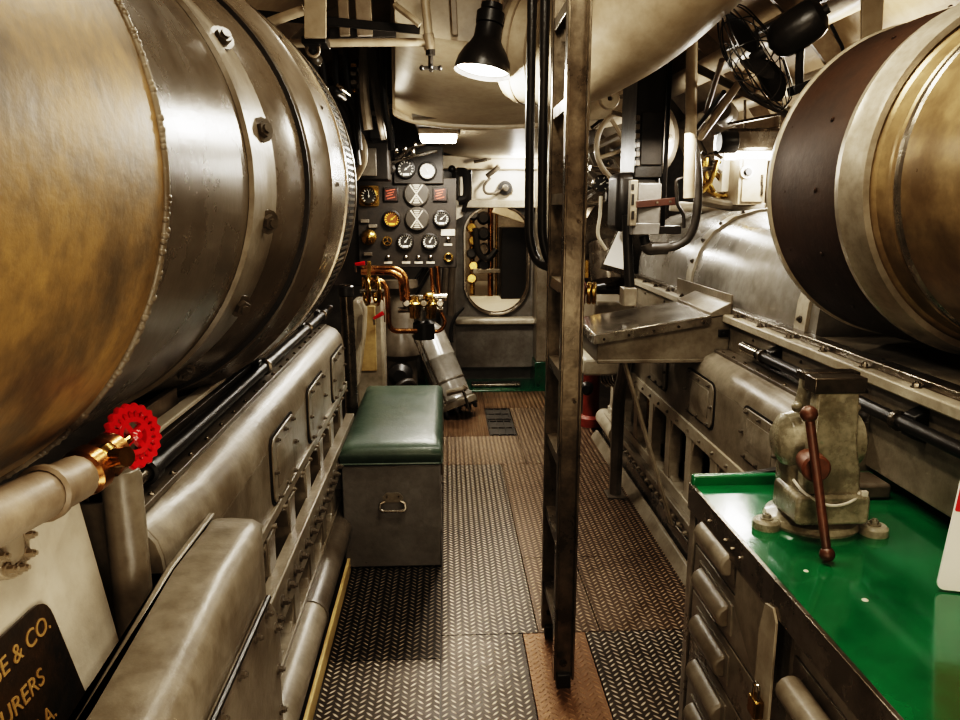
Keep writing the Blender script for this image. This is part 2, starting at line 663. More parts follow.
# upper pale part of the bulkhead (brightly lit) and its beam
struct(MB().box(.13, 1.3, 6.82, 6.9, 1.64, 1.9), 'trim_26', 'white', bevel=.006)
struct(MB().box(.05, 1.3, 6.74, 6.9, 1.575, 1.645), 'trim_27', 'grey_light', bevel=.006)
struct(MB().box(-.1, 1.4, 6.70, 6.9, 1.90, 2.02), 'trim_28', 'beige', bevel=.01)
plt = MB().plate([(.22, 6.56, .02), (.66, 6.56, .02), (.66, 6.68, .02), (.22, 6.68, .02)], .02, (0, 0, 1), .01).build('tread_plate', 'steel', bevel=.003)
tag(plt, 'small bare steel tread plate on the green deck below the hatch', 'plate')

# next compartment beyond the hatch
struct(MB().box(-.9, 1.9, 6.97, 10.2, .50, .60), 'floor_beyond', 'white')
struct(MB().box(-.9, 1.9, 10.2, 10.26, .4, 2.6), 'wall_beyond', 'beige_d')
struct(MB().box(-.95, -.9, 6.97, 10.2, .4, 2.6), 'wall_beyond_left', 'beige_d')
struct(MB().box(1.9, 1.95, 6.97, 10.2, .4, 2.6), 'wall_beyond_right', 'beige_d')
struct(MB().box(-.9, 1.9, 6.97, 10.2, 2.4, 2.46), 'ceiling_beyond', 'beige_d')


# ================================================================== LEFT DRUM
def drum_left():
    D, Z = -.88, 1.655
    t = thing('engine_drum', 'huge tan and grey cylindrical drum overhanging the left engine', 'drum', (D, 1.4, 1.0))
    ax = (0, 1, 0)
    o = (D, 0, Z)

    def ln(prof, name, mat, par=t, n=96, ring=False, sm=30):
        return MB().lathe(o, ax, prof, n=n, ring=ring).build(name, mat, par, smooth=sm)
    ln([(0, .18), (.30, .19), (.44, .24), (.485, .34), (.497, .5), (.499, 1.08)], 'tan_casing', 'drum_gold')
    # weld seam: knobbly bead
    b = MB()
    b.torus((D, 1.085, Z), ax, .499, .0065, n=160, k=8)
    for i in range(420):
        a = 2 * PI * i / 420
        b.sph((D + .50 * math.cos(a), 1.085 + random.uniform(-.0025, .0025), Z + .50 * math.sin(a)), random.uniform(.0045, .0078), n=5)
    b.build('weld_seam', 'strap', t, smooth=80)
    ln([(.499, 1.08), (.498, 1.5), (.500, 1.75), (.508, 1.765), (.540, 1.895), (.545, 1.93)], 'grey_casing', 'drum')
    st = ln([(.499, 1.54), (.508, 1.545), (.508, 1.745), (.499, 1.75)], 'strap_band', 'strap', ring=True)
    for px, py in ((218, 48), (258, 133), (263, 220), (235, 298), (180, 357)):
        p = A(px, py, Y=1.69)
        d = V((p.x - D, 0, p.z - Z)).normalized()
        bolt(st, V((D, 1.655, Z)) + d * .511, d + V((0, -.75, 0)), .0175, .017, 'grey_dark')
    for a in (95, 130, 165, 200, 235, 270):
        d = V((math.cos(math.radians(a)), 0, math.sin(math.radians(a))))
        bolt(st, V((D, 1.655, Z)) + d * .511, d + V((0, -.75, 0)), .0175, .017, 'grey_dark')
    ln([(.538, 1.905), (.552, 1.907), (.552, 1.925), (.540, 1.928)], 'dark_gasket', 'black_matt', ring=True)
    ln([(.545, 1.925), (.557, 1.93), (.580, 2.03), (.588, 2.04), (.588, 2.052), (.580, 2.058), (.594, 2.26), (.588, 2.28), (.58, 2.29)], 'end_ring', 'drum')
    ln([(.585, 2.275), (.598, 2.277), (.598, 2.30), (.585, 2.302)], 'bright_ring', 'steel', ring=True)
    # fine grooved ring
    pr = [(.57, 2.30)]
    for i in range(12):
        y = 2.305 + i * .014
        pr += [(.596, y), (.596, y + .008), (.588, y + .009), (.588, y + .0135)]
    pr += [(.57, 2.475)]
    g = ln(pr, 'grooved_ring', 'black_matt', sm=20)
    rb = MB()
    for i in range(200):
        a = 2 * PI * i / 200
        c, s = math.cos(a), math.sin(a)
        rb.bar((D + .592 * c, 2.315, Z + .592 * s), (D + .592 * c, 2.46, Z + .592 * s), .008, .012, (-s, 0, c))
    rb.build('rib', 'steel_dark', g)
    ln([(.585, 2.47), (.600, 2.475), (.600, 2.50), (.44, 2.51), (.40, 2.56), (0, 2.58)], 'end_flange', 'steel_dark')
    # small screws round the end ring
    for a in range(-60, 80, 20):
        d = V((math.cos(math.radians(a)), 0, math.sin(math.radians(a))))
        bolt(t, V((D, 2.15, Z)) + d * .587, d, .006, .004, 'grey_dark', 'screw', False)
    return t


drum_left()


# ================================================================== RIGHT DRUM
def drum_right():
    D, Z = 1.49, 1.665
    t = thing('engine_drum', 'bronze drum with a dark brown band and silver ring above the right engine', 'drum', (D, 1.6, 1.18))
    o, ax = (D, 0, Z), (0, 1, 0)

    def ln(prof, name, mat, ring=False, n=96):
        return MB().lathe(o, ax, prof, n=n, ring=ring).build(name, mat, t, smooth=30)
    ln([(0, 2.42), (.40, 2.42), (.475, 2.415), (.483, 2.40), (.483, 2.385), (.475, 2.375)], 'end_rim', 'grey_light')
    bd = ln([(.477, 2.378), (.476, 2.2), (.468, 2.03), (.462, 1.99)], 'brown_band', 'dark_band')
    for a in (110, 128, 160, 183, 205, 228):
        for y in (2.10, 2.30):
            d = V((math.cos(math.radians(a)), 0, math.sin(math.radians(a))))
            bolt(bd, V((D, y + random.uniform(-.03, .03), Z)) + d * .473, d, .007, .004, 'dark_band', 'rivet', False)
    ln([(.46, 2.0), (.472, 1.995), (.475, 1.97), (.466, 1.955), (.462, 1.90), (.456, 1.885), (.44, 1.885)], 'silver_ring', 'ring_steel')
    ln([(.445, 1.90), (.425, 1.88), (.42, 1.86), (.42, 1.83), (.412, 1.82)], 'step_ring', 'gold')
    ln([(.414, 1.825), (.420, 1.815), (.420, 1.80), (.414, 1.79)], 'bead', 'steel', True)
    ln([(.416, 1.83), (.414, 1.6), (.40, 1.35), (.36, 1.2), (.25, 1.1), (0, 1.08)], 'bronze_casing', 'gold')


drum_right()

# ================================================================== ENGINES


def engine(s, name, label, Y0, Y1, YF, dz, rail_z, covers, posts, endcap):
    """s -1 left, +1 right; YF where the lower frame starts"""
    X = lambda d: CX + s * d
    t = thing(name, label, 'engine', (X(1.2), (Y0 + Y1) / 2, 0))
    top = [(.80, .86), (.803, .89), (.812, .92), (.835, .95), (.87, .968), (.935, .975)]
    low = [(.80, .62)]
    # crankcase cover: rounded shoulder running the length
    a = [(X(d), z + dz) for d, z in top]
    sh = .035 if s < 0 else 0.
    a0 = [(X(min(d + sh, .93)), z + dz) for d, z in top]
    ring = lambda q, y: [V((x, y, z)) for x, z in q] + [V((X(.935), y, .86 + dz))]
    MB().loft([ring(a0, Y0), ring(a, Y0 + .22), ring(a, Y1)]).build('crankcase_shoulder', 'grey', t, bevel=.004)
    zs = .735 if s < 0 else .62
    MB().prism([(X(.80), YF, zs), (X(.80), YF, .862 + dz), (X(.93), YF, .862 + dz), (X(.93), YF, zs)], (0, Y1 - YF, 0)).build('crankcase_side', 'grey', t)
    # bolted seam strip on the shoulder
    st = MB().box(*sorted((X(.872), X(.932))), Y0 + .02, Y1 - .05, .968 + dz, .982 + dz).build('seam_strip', 'grey_dark', t, bevel=.002)
    n = 0
    y = Y0 + .08
    while y < Y1 - .1 and n < 24:
        bolt(st, (X(.882), y, .98 + dz), (0, 0, 1), .007, .008, 'steel', washer=False)
        y += .12
        n += 1
    # upright panel behind the shaft with its ledge
    if s > 0:
        MB().box(X(.935), X(1.02), 1.5, Y0, .845, 1.10).build('forward_panel', 'grey', t, bevel=.003)
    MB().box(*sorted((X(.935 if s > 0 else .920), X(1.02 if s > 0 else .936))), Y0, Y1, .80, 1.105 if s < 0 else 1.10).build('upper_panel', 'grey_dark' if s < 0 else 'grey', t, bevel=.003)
    # lower frame
    fz0, fz1 = .27, zs
    fr = MB()
    fr.box(*sorted((X(.79), X(.86))), YF, Y1, fz1 - (.05 if s > 0 else .02), fz1 + .012)
    fr.box(*sorted((X(.79), X(.86))), YF, Y1, fz0 - .06, fz0)
    p = posts[0]
    ys = []
    while p < Y1:
        ys.append(p)
        p += posts[1]
    for y in ys:
        fr.box(*sorted((X(.795), X(.85))), y - .04, y + .04, fz0 - .01, fz1 - .04)
        for sg in (-1, 1):          # rounded corners of the openings
            for zz, zs in ((fz1 - .05, -1), (fz0, 1)):
                pts = [(X(.80), y + sg * .038, zz), (X(.80), y + sg * .10, zz), (X(.80), y + sg * .06, zz + zs * .018), (X(.80), y + sg * .044, zz + zs * .06), (X(.80), y + sg * .038, zz + zs * .09)]
                fr.prism(pts, (s * .04, 0, 0))
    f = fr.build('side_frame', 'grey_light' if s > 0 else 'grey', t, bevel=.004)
    for y in ys:
        bolt(f, (X(.79), y, fz1 - .02), (-s, 0, 0), .008, .01, 'grey', washer=False)
        bolt(f, (X(.79), y + posts[1] / 2, fz1 - .02), (-s, 0, 0), .008, .01, 'grey', washer=False)
    # dark workings seen through the openings
    MB().box(*sorted((X(.99), X(1.9))), YF, Y1, .05, .80).build('crankcase_core', 'dark_void', t)
    for k, y in enumerate(ys[:-1]):
        w = MB()
        ym = y + posts[1] / 2
        w.cyl((X(.90), ym - .05, .3), (X(.90), ym - .05, .62), .018, n=10)
        w.cyl((X(.93), ym + .05, .28), (X(.93), ym + .05, .62), .03, n=10)
        w.cyl((X(.88), ym + .05, .36 + .03 * (k % 3)), (X(1.0), ym + .05, .36 + .03 * (k % 3)), .035, n=12)
        w.cyl((X(.87), ym - .04, .48), (X(1.0), ym - .04, .48), .02, n=10)
        w.build('fuel_pump', ('red_dull', 'steel', 'brass', 'steel')[k % 4] if s < 0 else ('steel', 'grey_light', 'brass', 'steel')[k % 4], t)
    # bolted bottom rail
    r0, r1 = rail_z
    br = MB().box(*sorted((X(.76), X(.80))), YF, Y1, r1 - .035, r1)
    br.box(*sorted((X(.775), X(.80))), YF, Y1, r0, r1)
    b = br.build('bottom_rail', 'grey', t, bevel=.004)
    y, n = YF + .06, 0
    while y < Y1 and n < 34:
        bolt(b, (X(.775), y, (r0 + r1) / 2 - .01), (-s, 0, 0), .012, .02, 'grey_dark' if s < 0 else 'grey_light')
        y += .095
        n += 1
    # inspection covers
    for (y0, y1, z0, z1) in covers:
        fx = X(.80)
        rim = MB().plate([(fx, y0 - .009, z0 - .008), (fx, y1 + .009, z0 - .008), (fx, y1 + .009, z1 + .008), (fx, y0 - .009, z1 + .008)], .003, (-s, 0, 0), .05)
        c = rim.build('inspection_cover', 'black_matt', t)
        MB().plate([(fx - s * .003, y0, z0), (fx - s * .003, y1, z0), (fx - s * .003, y1, z1), (fx - s * .003, y0, z1)], .006, (-s, 0, 0), .045).build('cover_plate', 'grey', c, bevel=.003)
        # dished middle
        ym, zm = (y0 + y1) / 2, (z0 + z1) / 2
        dy, dzz = (y1 - y0) / 2, (z1 - z0) / 2
        L0 = [(fx - s * .009, ym + dy * .72 * sy, zm + dzz * .66 * sz) for sy, sz in ((-1, -1), (1, -1), (1, 1), (-1, 1))]
        L1 = [(fx - s * .018, ym + dy * .35 * sy, zm + dzz * .25 * sz) for sy, sz in ((-1, -1), (1, -1), (1, 1), (-1, 1))]
        MB().loft([L0, L1]).build('dished_panel', 'grey', c, bevel=.006)
        for k in range(3):
            yy = y0 + .05 + k * (y1 - y0 - .10) / 2
            for zz in (z0 + .012, z1 - .012):
                bolt(c, (fx - s * .008, yy, zz), (-s, 0, 0), .0075, .014, 'grey_dark', 'clamp_bolt', False)
        for yy in (y0 + .014, y1 - .014):
            bolt(c, (fx - s * .008, yy, zm), (-s, 0, 0), .0075, .014, 'grey_dark', 'clamp_bolt', False)
    if endcap:
        e = a0 + [(X(.935), 1.06), (X(1.5), 1.06), (X(1.5), .3), (X(.90), .3), (X(.90), .86 + dz)]
        MB().prism([(x, Y0 - .012, z) for x, z in e], (0, .012, 0)).build('end_plate', 'grey', t)
    return t, X


# ---- left engine
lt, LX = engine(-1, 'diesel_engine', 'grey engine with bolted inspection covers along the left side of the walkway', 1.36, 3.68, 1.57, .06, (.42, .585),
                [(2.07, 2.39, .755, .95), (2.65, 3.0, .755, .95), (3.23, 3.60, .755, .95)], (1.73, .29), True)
MB().box(-1.55, -.73, 2.62, 3.68, 1.02, 1.06).build('top_deck', 'grey_dark', lt)
rt, RX = engine(1, 'diesel_engine', 'grey engine with arched side openings along the right side of the walkway', 2.10, 4.95, 2.12, 0, (.13, .215),
                [(2.35, 2.67, .685, .875), (2.98, 3.34, .685, .875), (3.65, 3.98, .685, .875), (4.30, 4.62, .685, .875)], (2.3, .32), True)


def right_top():
    lip = MB()
    lip.box(1.20, 1.30, 1.5, 4.95, 1.10, 1.135)
    lp = lip.build('ledge', 'grey_light', rt, bevel=.006)
    MB().box(1.235, 1.285, 1.5, 4.95, 1.135, 1.158).build('ledge_strip', 'steel', lp, bevel=.004)
    for k in range(14):
        bolt(lp, (1.22, 1.62 + k * .25, 1.135), (0, 0, 1), .010, .012, 'steel')
    prof = [(1.285, 1.13), (1.295, 1.25), (1.325, 1.36), (1.39, 1.455), (1.49, 1.525), (1.62, 1.565), (1.80, 1.575), (2.15, 1.56)]
    MB().prism([(x, 2.56, z) for x, z in prof] + [(2.15, 2.56, 1.13)], (0, 2.5, 0)).build('top_cover', 'cover_grey', rt, smooth=40)
    for y in (2.62, 3.92):
        pr = [(x - .012, z + .006) for x, z in prof[:3]] + [(x - .004, z + .014) for x, z in prof[3:]]
        L = [[V((x, y, z)) for x, z in pr] + [V((x + .01, y, z - .03)) for x, z in pr[::-1]], [V((x, y + .085, z)) for x, z in pr] + [V((x + .01, y + .085, z - .03)) for x, z in pr[::-1]]]
        b = MB().loft(L).build('cover_strap', 'grey_light', rt, smooth=40)
        for (x0, z0), (x1, z1) in list(zip(pr, pr[1:]))[:6]:
            d = V((z0 - z1, 0, x1 - x0)).normalized()
            bolt(b, ((x0 + x1) / 2, y + .042, (z0 + z1) / 2), d, .009, .012, 'grey_dark')
    MB().prism([(1.285, 1.5, 1.12), (1.30, 1.5, 1.15), (1.9, 1.5, 1.17), (1.9, 1.5, 1.10)], (0, 1.05, 0)).build('low_cover', 'grey', rt)
    # horizontal seam on the panel below the ledge
    for k in range(8):
        bolt(rt, (1.235, 1.7 + k * .42, 1.065), (-1, 0, 0), .006, .006, 'grey_dark', 'stud', False)


right_top()

# engine foot housing, front left
hs = thing('engine_end_housing', 'large rounded grey end housing of the left engine, low in the foreground', 'housing', (-.45, 1.1, .10))
prof = [(-.505, .60), (-.505, .950), (-.47, .951), (-.425, .947), (-.402, .935), (-.390, .912), (-.386, .87), (-.385, .10), (-.505, .10)]
loops = []
for y, sh, dz_ in ((.35, 0, -.07), (.96, 0, -.042), (1.30, 0, 0), (1.46, .004, 0), (1.53, .014, 0), (1.575, .030, 0), (1.60, .060, 0)):
    loops.append([V((min(x, -.385 - sh * .7) if x > -.49 else x, y, z + (dz_ - sh * .6 if z > .7 else 0))) for x, z in prof])
MB().loft(loops).build('casing', 'grey', hs, smooth=55)
MB().prism([(-.512, .35, .872), (-.512, .96, .905), (-.512, 1.30, .950), (-.512, 1.555, .945), (-.512, 1.555, .955), (-.512, 1.30, .957), (-.512, .96, .913), (-.512, .35, .885)], (.014, 0, 0)).build('seam_flange', 'grey', hs, bevel=.004)
sp = MB().plate([(-.386, .60, .12), (-.386, 1.545, .12), (-.386, 1.545, .72), (-.386, 1.47, .80), (-.386, .60, .80)], .010, (1, 0, 0), .02).build('side_plate', 'grey', hs, bevel=.003)
for y in (.72, .86, 1.0, 1.12, 1.24, 1.36, 1.45):
    bolt(sp, (-.376, y, .775), (1, 0, 0), .008, .012, 'grey_dark')
for z in (.70, .60, .50, .40):
    bolt(sp, (-.376, 1.52, z), (1, 0, 0), .008, .012, 'grey_dark')
MB().tube([(-.372, .60, .805), (-.372, 1.46, .805)], .006, n=8).build('gasket_edge', 'black', sp)
# inclined pale side panel with the maker's plate
pan = MB()
P1, P2, P3, P4 = V((-.585, .35, .83)), A(122, 652, X=-.585), A(75, 498, X=-.625), V((-.625, .35, 1.16))
P2.z, P3.z = .83, 1.16
pan.prism([P1, P2, P3, P4], (-.03, 0, .0))
po = pan.build('side_panel', 'white', bevel=.004)
tag(po, 'pale cream inclined engine side panel behind the black maker plate', 'panel')
nrm = (P2 - P1).cross(P4 - P1).normalized()
if nrm.x < 0:
    nrm = -nrm
up = (P4 - P1).normalized()
yv = V((0, 1, 0))


def onp(y, h, off=0.):
    return P1 + yv * (y - .35) + up * h + nrm * off


def hy(px, py):
    d = FW + RT * ((px - 480) / F_) + UP * ((360 - py) / F_)
    o = V((0, 0, H))
    q = o + d * ((P1 - o).dot(nrm) / d.dot(nrm))
    return q.y, (q - P1).dot(up)


pq = thing('maker_plate', 'black maker plate with gold lettering on the pale panel at lower left', 'sign', onp(.9, -.05, .002))
MB().plate([onp(.45, -.06, .002), onp(*hy(88, 708), .002), onp(*hy(42, 597), .002), onp(.45, .215, .002)], .004, nrm, .035).build('plate', 'plaque', pq)
rot = Matrix((yv, up, nrm)).transposed().to_4x4()


def mat_at(y, h):
    mm = rot.copy()
    mm.translation = onp(y, h, .0065)
    return mm


text('MORSE & CO.', .0375, 'gold_letter', pq, mat_at(*hy(47, 627)))
text('MANUFACTURERS', .0375, 'gold_letter', pq, mat_at(*hy(41, 682)))
text('U.S.A.', .0375, 'gold_letter', pq, mat_at(*hy(53, 715)))

# flange with studs at the left border
fl = thing('pipe_flange', 'round cream flange ringed with studs at the left edge', 'flange', A(2, 545, X=-.60))
c0 = A(-4, 548, X=-.585)
c0 = V((c0.x, c0.y, c0.z))
MB().lathe(c0 - nrm * .03, nrm, [(0, .055), (.022, .055), (.024, .05), (.042, .05), (.042, 0)], n=28).build('flange_disc', 'beige', fl, bevel=.002)
for k in range(8):
    a = 2 * PI * k / 8
    bolt(fl, c0 + nrm * .02 + yv * (.032 * math.cos(a)) + up * (.032 * math.sin(a)), nrm, .006, .012, 'beige')

# pale pipe, brass union and red handwheel
vp = thing('pale_pipe', 'pale lagged pipe running under the tan drum at left', 'pipe', (-.5, .9, 1.21))
MB().tube([(-.505, .62, 1.27), (-.50, .80, 1.262), (-.495, .985, 1.243)], .031, n=16).build('pipe', 'beige_d', vp)
MB().lathe((-.4965, .90, 1.253), (.005, .185, -.019), [(.031, 0), (.036, .003), (.036, .012), (.031, .015)], n=20, ring=True).build('clamp_ring', 'beige_d', vp)
vv = thing('hand_valve', 'brass valve with a bright red scalloped handwheel under the tan drum', 'valve', (-.47, 1.05, 1.2))
b0 = V((-.495, .99, 1.243))
w0 = A(133, 436, Y=1.10)
axw = (V((.88, -.40, .22))).normalized()
MB().lathe(b0, (.25, 1, .15), [(.0, 0), (.026, 0), (.034, .01), (.034, .03), (.026, .034), (.026, .05), (.031, .055), (.031, .075), (.018, .08), (0, .08)], n=18).build('body', 'copper', vv)
MB().lathe(b0 + V((.012, .045, .008)), axw, [(0, -.01), (.022, -.01), (.022, .02), (.014, .026), (.014, .05), (0, .05)], n=16).build('bonnet', 'brass', vv)
MB().cyl(b0 + V((.012, .045, .008)), w0, .0065, n=10).build('stem', 'brass', vv)
u, v, d = frame_of(axw)
R = .046
hw = MB()
nn = 20
rim = []
for i in range(120):
    a = 2 * PI * i / 120
    rr = R * (1 + .05 * math.cos(nn * a))
    e = u * math.cos(a) + v * math.sin(a)
    rim.append([w0 + e * (rr - .010) - d * .005, w0 + e * rr - d * .006, w0 + e * (rr + .002), w0 + e * rr + d * .006, w0 + e * (rr - .010) + d * .005])
rim.append(rim[0])
hw.loft(rim, caps=False)
for i in range(nn):       # short bars between the two rims
    a = 2 * PI * (i + .5) / nn
    e = u * math.cos(a) + v * math.sin(a)
    hw.bar(w0 + e * .027, w0 + e * .038, .0055, .007, d)
hw.lathe(w0, d, [(.021, -.005), (.028, -.006), (.028, .006), (.021, .005)], n=32, ring=True)
for i in range(4):
    a = 2 * PI * i / 4 + .5
    e = u * math.cos(a) + v * math.sin(a)
    hw.bar(w0 + e * .006, w0 + e * .024, .010, .008, d)
hw.lathe(w0, d, [(0, -.008), (.009, -.008), (.009, .010), (.005, .014), (0, .014)], n=14)
hw.build('handwheel', 'red', vv)

# grey stanchion by the valve, brown strip behind it
o = MB().lathe((-.575, 1.30, -.03), (0, 0, 1), [(0, 0), (.034, 0), (.034, 1.160), (.030, 1.175), (0, 1.178)], n=20).build('stanchion', 'grey', bevel=.002)
tag(o, 'stubby round grey post standing below the red handwheel', 'post')
o = MB().bar(A(95, 480, Y=1.42), A(128, 620, Y=1.50), .022, .03, (0, 1, 0)).build('angle_strip', 'rust', bevel=.003)
tag(o, 'rust brown upright strip between pale panel and grey post', 'strip')
o = MB().bar(A(84, 480, Y=1.46), A(118, 610, Y=1.55), .05, .02, (0, 1, 0)).build('angle_plate', 'beige_d', bevel=.003)
tag(o, 'dull cream upright plate beside the rust brown strip', 'plate')


# control shafts
def shaft(s, y0, y1, z, label, brackets, tip):
    X = CX + s * .895
    t = thing('control_shaft', label, 'shaft', (X, (y0 + y1) / 2, z - .03))
    MB().cyl((X, y0, z), (X, y1, z), .019, n=14).build('rod', 'black', t)
    if tip:
        MB().cyl((X, y0 - .10, z), (X, y0 + .01, z), .014, n=12).build('bright_end', 'steel', t)
        MB().lathe((X, y0, z), (0, 1, 0), [(.019, -.01), (.026, -.008), (.026, .03), (.019, .035)], n=16).build('coupling', 'black', t)
    for y in brackets:
        k = MB()
        k.prism([(X, y - .025, z - .03), (X + s * .05, y - .025, z - .05), (X + s * .05, y - .025, z + .05), (X, y - .025, z + .028)], (0, .05, 0))
        k.build('bracket', 'black', t, bevel=.004)
        MB().lathe((X, y + .03, z), (0, 1, 0), [(.019, 0), (.027, .002), (.027, .018), (.019, .02)], n=16, ring=True).build('collar', 'steel_dark', t)
        bolt(t, (X + s * .04, y, z + .048), (0, 0, 1), .009, .012, 'black')
    return t


shaft(-1, 1.46, 3.9, 1.082, 'long black control shaft clipped along the left engine', (2.42, 3.2, 3.6), True)
shaft(1, 1.60, 2.86, 1.040, 'black control shaft in brackets on the right engine behind the vise', (2.72, 1.85), False)
o = MB().cyl((CX + .895, 2.80, 1.04), (CX + .895, 2.96, 1.04), .0225, n=14)
o = o.build('shaft_coupling', 'chrome')
tag(o, 'bright steel coupling at the far tip of the right control shaft', 'coupling')

# pale lagging strips under the left drum
o = MB().bar((-.645, 1.62, 1.116), (-.645, 2.14, 1.116), .035, .012, (1, 0, 0)).build('oil_drip_rail', 'white', bevel=.003)
tag(o, 'pale flat rail catching light between drum and left engine', 'rail')
o = MB().box(-.700, -.680, 1.5, 1.9, 1.07, 1.15).build('support_rail', 'beige_d', bevel=.003)
tag(o, 'dull cream rail tight under the belly of the left drum', 'rail')

# gutter pipe along the left engine foot
gp = thing('gutter_pipe', 'fat grey pipe along the foot of the left engine at floor edge', 'pipe', (-.49, 3., .02))
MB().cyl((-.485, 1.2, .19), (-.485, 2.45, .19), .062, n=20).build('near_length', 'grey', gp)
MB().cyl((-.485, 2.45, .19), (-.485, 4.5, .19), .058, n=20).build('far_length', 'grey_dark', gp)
MB().lathe((-.485, 2.45, .19), (0, 1, 0), [(.058, -.012), (.066, -.01), (.066, .01), (.058, .012)], n=20).build('joint_ring', 'grey_dark', gp)
o = MB().box(-.452, -.438, .5, 4.5, -.02, .05).build('kick_strip', 'ochre', bevel=.003)
tag(o, 'thin ochre edged kick strip between floor plates and left gutter pipe', 'strip')

# right curb / gutter
cb = thing('gutter_curb', 'worn pale steel curb along the foot of the right engine', 'curb', (1.1, 3.4, 0))
MB().prism([(1.062, 2.12, 0), (1.085, 2.12, .10), (1.16, 2.12, .125), (1.16, 2.12, 0)], (0, 2.9, 0)).build('curb_plate', 'steel', cb, bevel=.004)
MB().cyl((1.09, 4.62, .16), (1.09, 5.05, .16), .06, n=18).build('drain_cup', 'grey_light', cb)
for k in range(7):
    MB().cyl((1.125, 3.2 + k * .2, .11), (1.125, 3.2 + k * .2, .15), .022, n=10).build('drain_plug', 'steel_dark', cb)
o = MB().prism([(1.01, 2.6, 0), (1.06, 2.6, .0), (1.06, 2.6, .05), (1.045, 2.6, .05)], (0, 2.5, 0)).build('edge_angle', 'grey', bevel=.002)
tag(o, 'thin grey steel angle bordering the floor along the right curb', 'angle')

# ================================================================== CHEST
ch = thing('tool_chest', 'grey steel chest with green leather cushion on top used as a seat', 'chest', (-.24, 3.75, 0))
cx0, cx1, cy0, cy1 = -.462, -.03, 3.18, 4.34
MB().box(cx0, cx1, cy0, cy1, 0.004, .485).build('box', 'chest', ch, bevel=.006)
cu = MB()
nx, ny = 10, 20
top = []
rows = []
for zz, ins in ((.487, 0.004), (.50, -.004), (.53, -.008), (.555, -.002), (.570, .018)):
    L = []
    q = [(cx0 + ins, cy0 + ins), (cx1 - ins, cy0 + ins), (cx1 - ins, cy1 - ins), (cx0 + ins, cy1 - ins)]
    for i in range(4):
        a, b = q[i], q[(i + 1) % 4]
        for k in range(8):
            f = k / 8
            L.append(V((a[0] + (b[0] - a[0]) * f, a[1] + (b[1] - a[1]) * f, zz)))
    rows.append(L)
cu.loft(rows, caps=False)
L = rows[-1]
cxm, cym = (cx0 + cx1) / 2, (cy0 + cy1) / 2
prev = L
for sck, zz in ((.9, .578), (.7, .584), (.4, .586)):
    nl = [V((cxm + (p.x - cxm) * sck, cym + (p.y - cym) * sck, zz)) for p in L]
    cu.loft([prev, nl], caps=False)
    prev = nl
cu.face([cu.bm.verts.new(p) for p in prev])
cush = cu.build('cushion', 'cushion', ch, smooth=60)
pp = []
for p in rows[1]:
    pp.append(p)
MB().tube([V((cx0 - .004, cy0 - .004, .492)), V((cx1 + .004, cy0 - .004, .492)), V((cx1 + .004, cy1 + .004, .492)), V((cx0 - .004, cy1 + .004, .492)), V((cx0 - .004, cy0 + .01, .492))], .006, n=6, bend=.02).build('piping', 'cushion', cush)
hp = A(393, 503, Y=cy0)
bk = MB().plate([(hp.x - .045, cy0, hp.z + .004), (hp.x + .045, cy0, hp.z + .004), (hp.x + .045, cy0, hp.z + .03), (hp.x + .028, cy0, hp.z + .048), (hp.x - .028, cy0, hp.z + .048), (hp.x - .045, cy0, hp.z + .03)], .004, (0, -1, 0), .006).build('handle_bracket', 'grey', ch)
for sx in (-.026, .026):
    bolt(bk, (hp.x + sx, cy0 - .004, hp.z + .033), (0, -1, 0), .005, .005, 'steel', 'rivet', False)
MB().tube([(hp.x - .034, cy0 - .012, hp.z + .012), (hp.x - .055, cy0 - .016, hp.z + .005), (hp.x - .055, cy0 - .026, hp.z - .028), (hp.x + .055, cy0 - .026, hp.z - .028), (hp.x + .055, cy0 - .016, hp.z + .005), (hp.x + .034, cy0 - .012, hp.z + .012)], .007, n=8, bend=.02).build('handle', 'steel', ch)
for y in (3.22, 3.42, 3.66, 3.9, 4.12):
    MB().box(cx1 - .002, cx1 + .012, y, y + .07, .42, .475).build('hinge', 'grey_dark', ch, bevel=.003)
for y in (3.25, 3.5, 3.75):
    for z in (.14, .28):
        bolt(ch, (cx1, y, z), (1, 0, 0), .006, .006, 'grey_dark', 'rivet', False)

# ================================================================== LEFT PILLAR
pc = thing('stanchion', 'dark grey steel stanchion with flared foot at the far end of the left engine', 'post', (-.503, 3.93, 0))
MB().tube([(-.515, 3.93, 1.20), (-.508, 3.93, .95), (-.503, 3.93, .5), (-.503, 3.93, .0)], .034, n=12, bend=.2).build('post', 'steel_dark', pc)
MB().box(-.55, -.465, 3.88, 3.98, -.03, .008).build('foot_plate', 'steel_dark', pc, bevel=.003)
MB().lathe((-.514, 3.93, 1.14), (0, 0, 1), [(.034, 0), (.041, .005), (.041, .05), (.034, .055)], n=14, ring=True).build('top_collar', 'black', pc)

# ================================================================== GAUGE PANEL
YP = 5.6


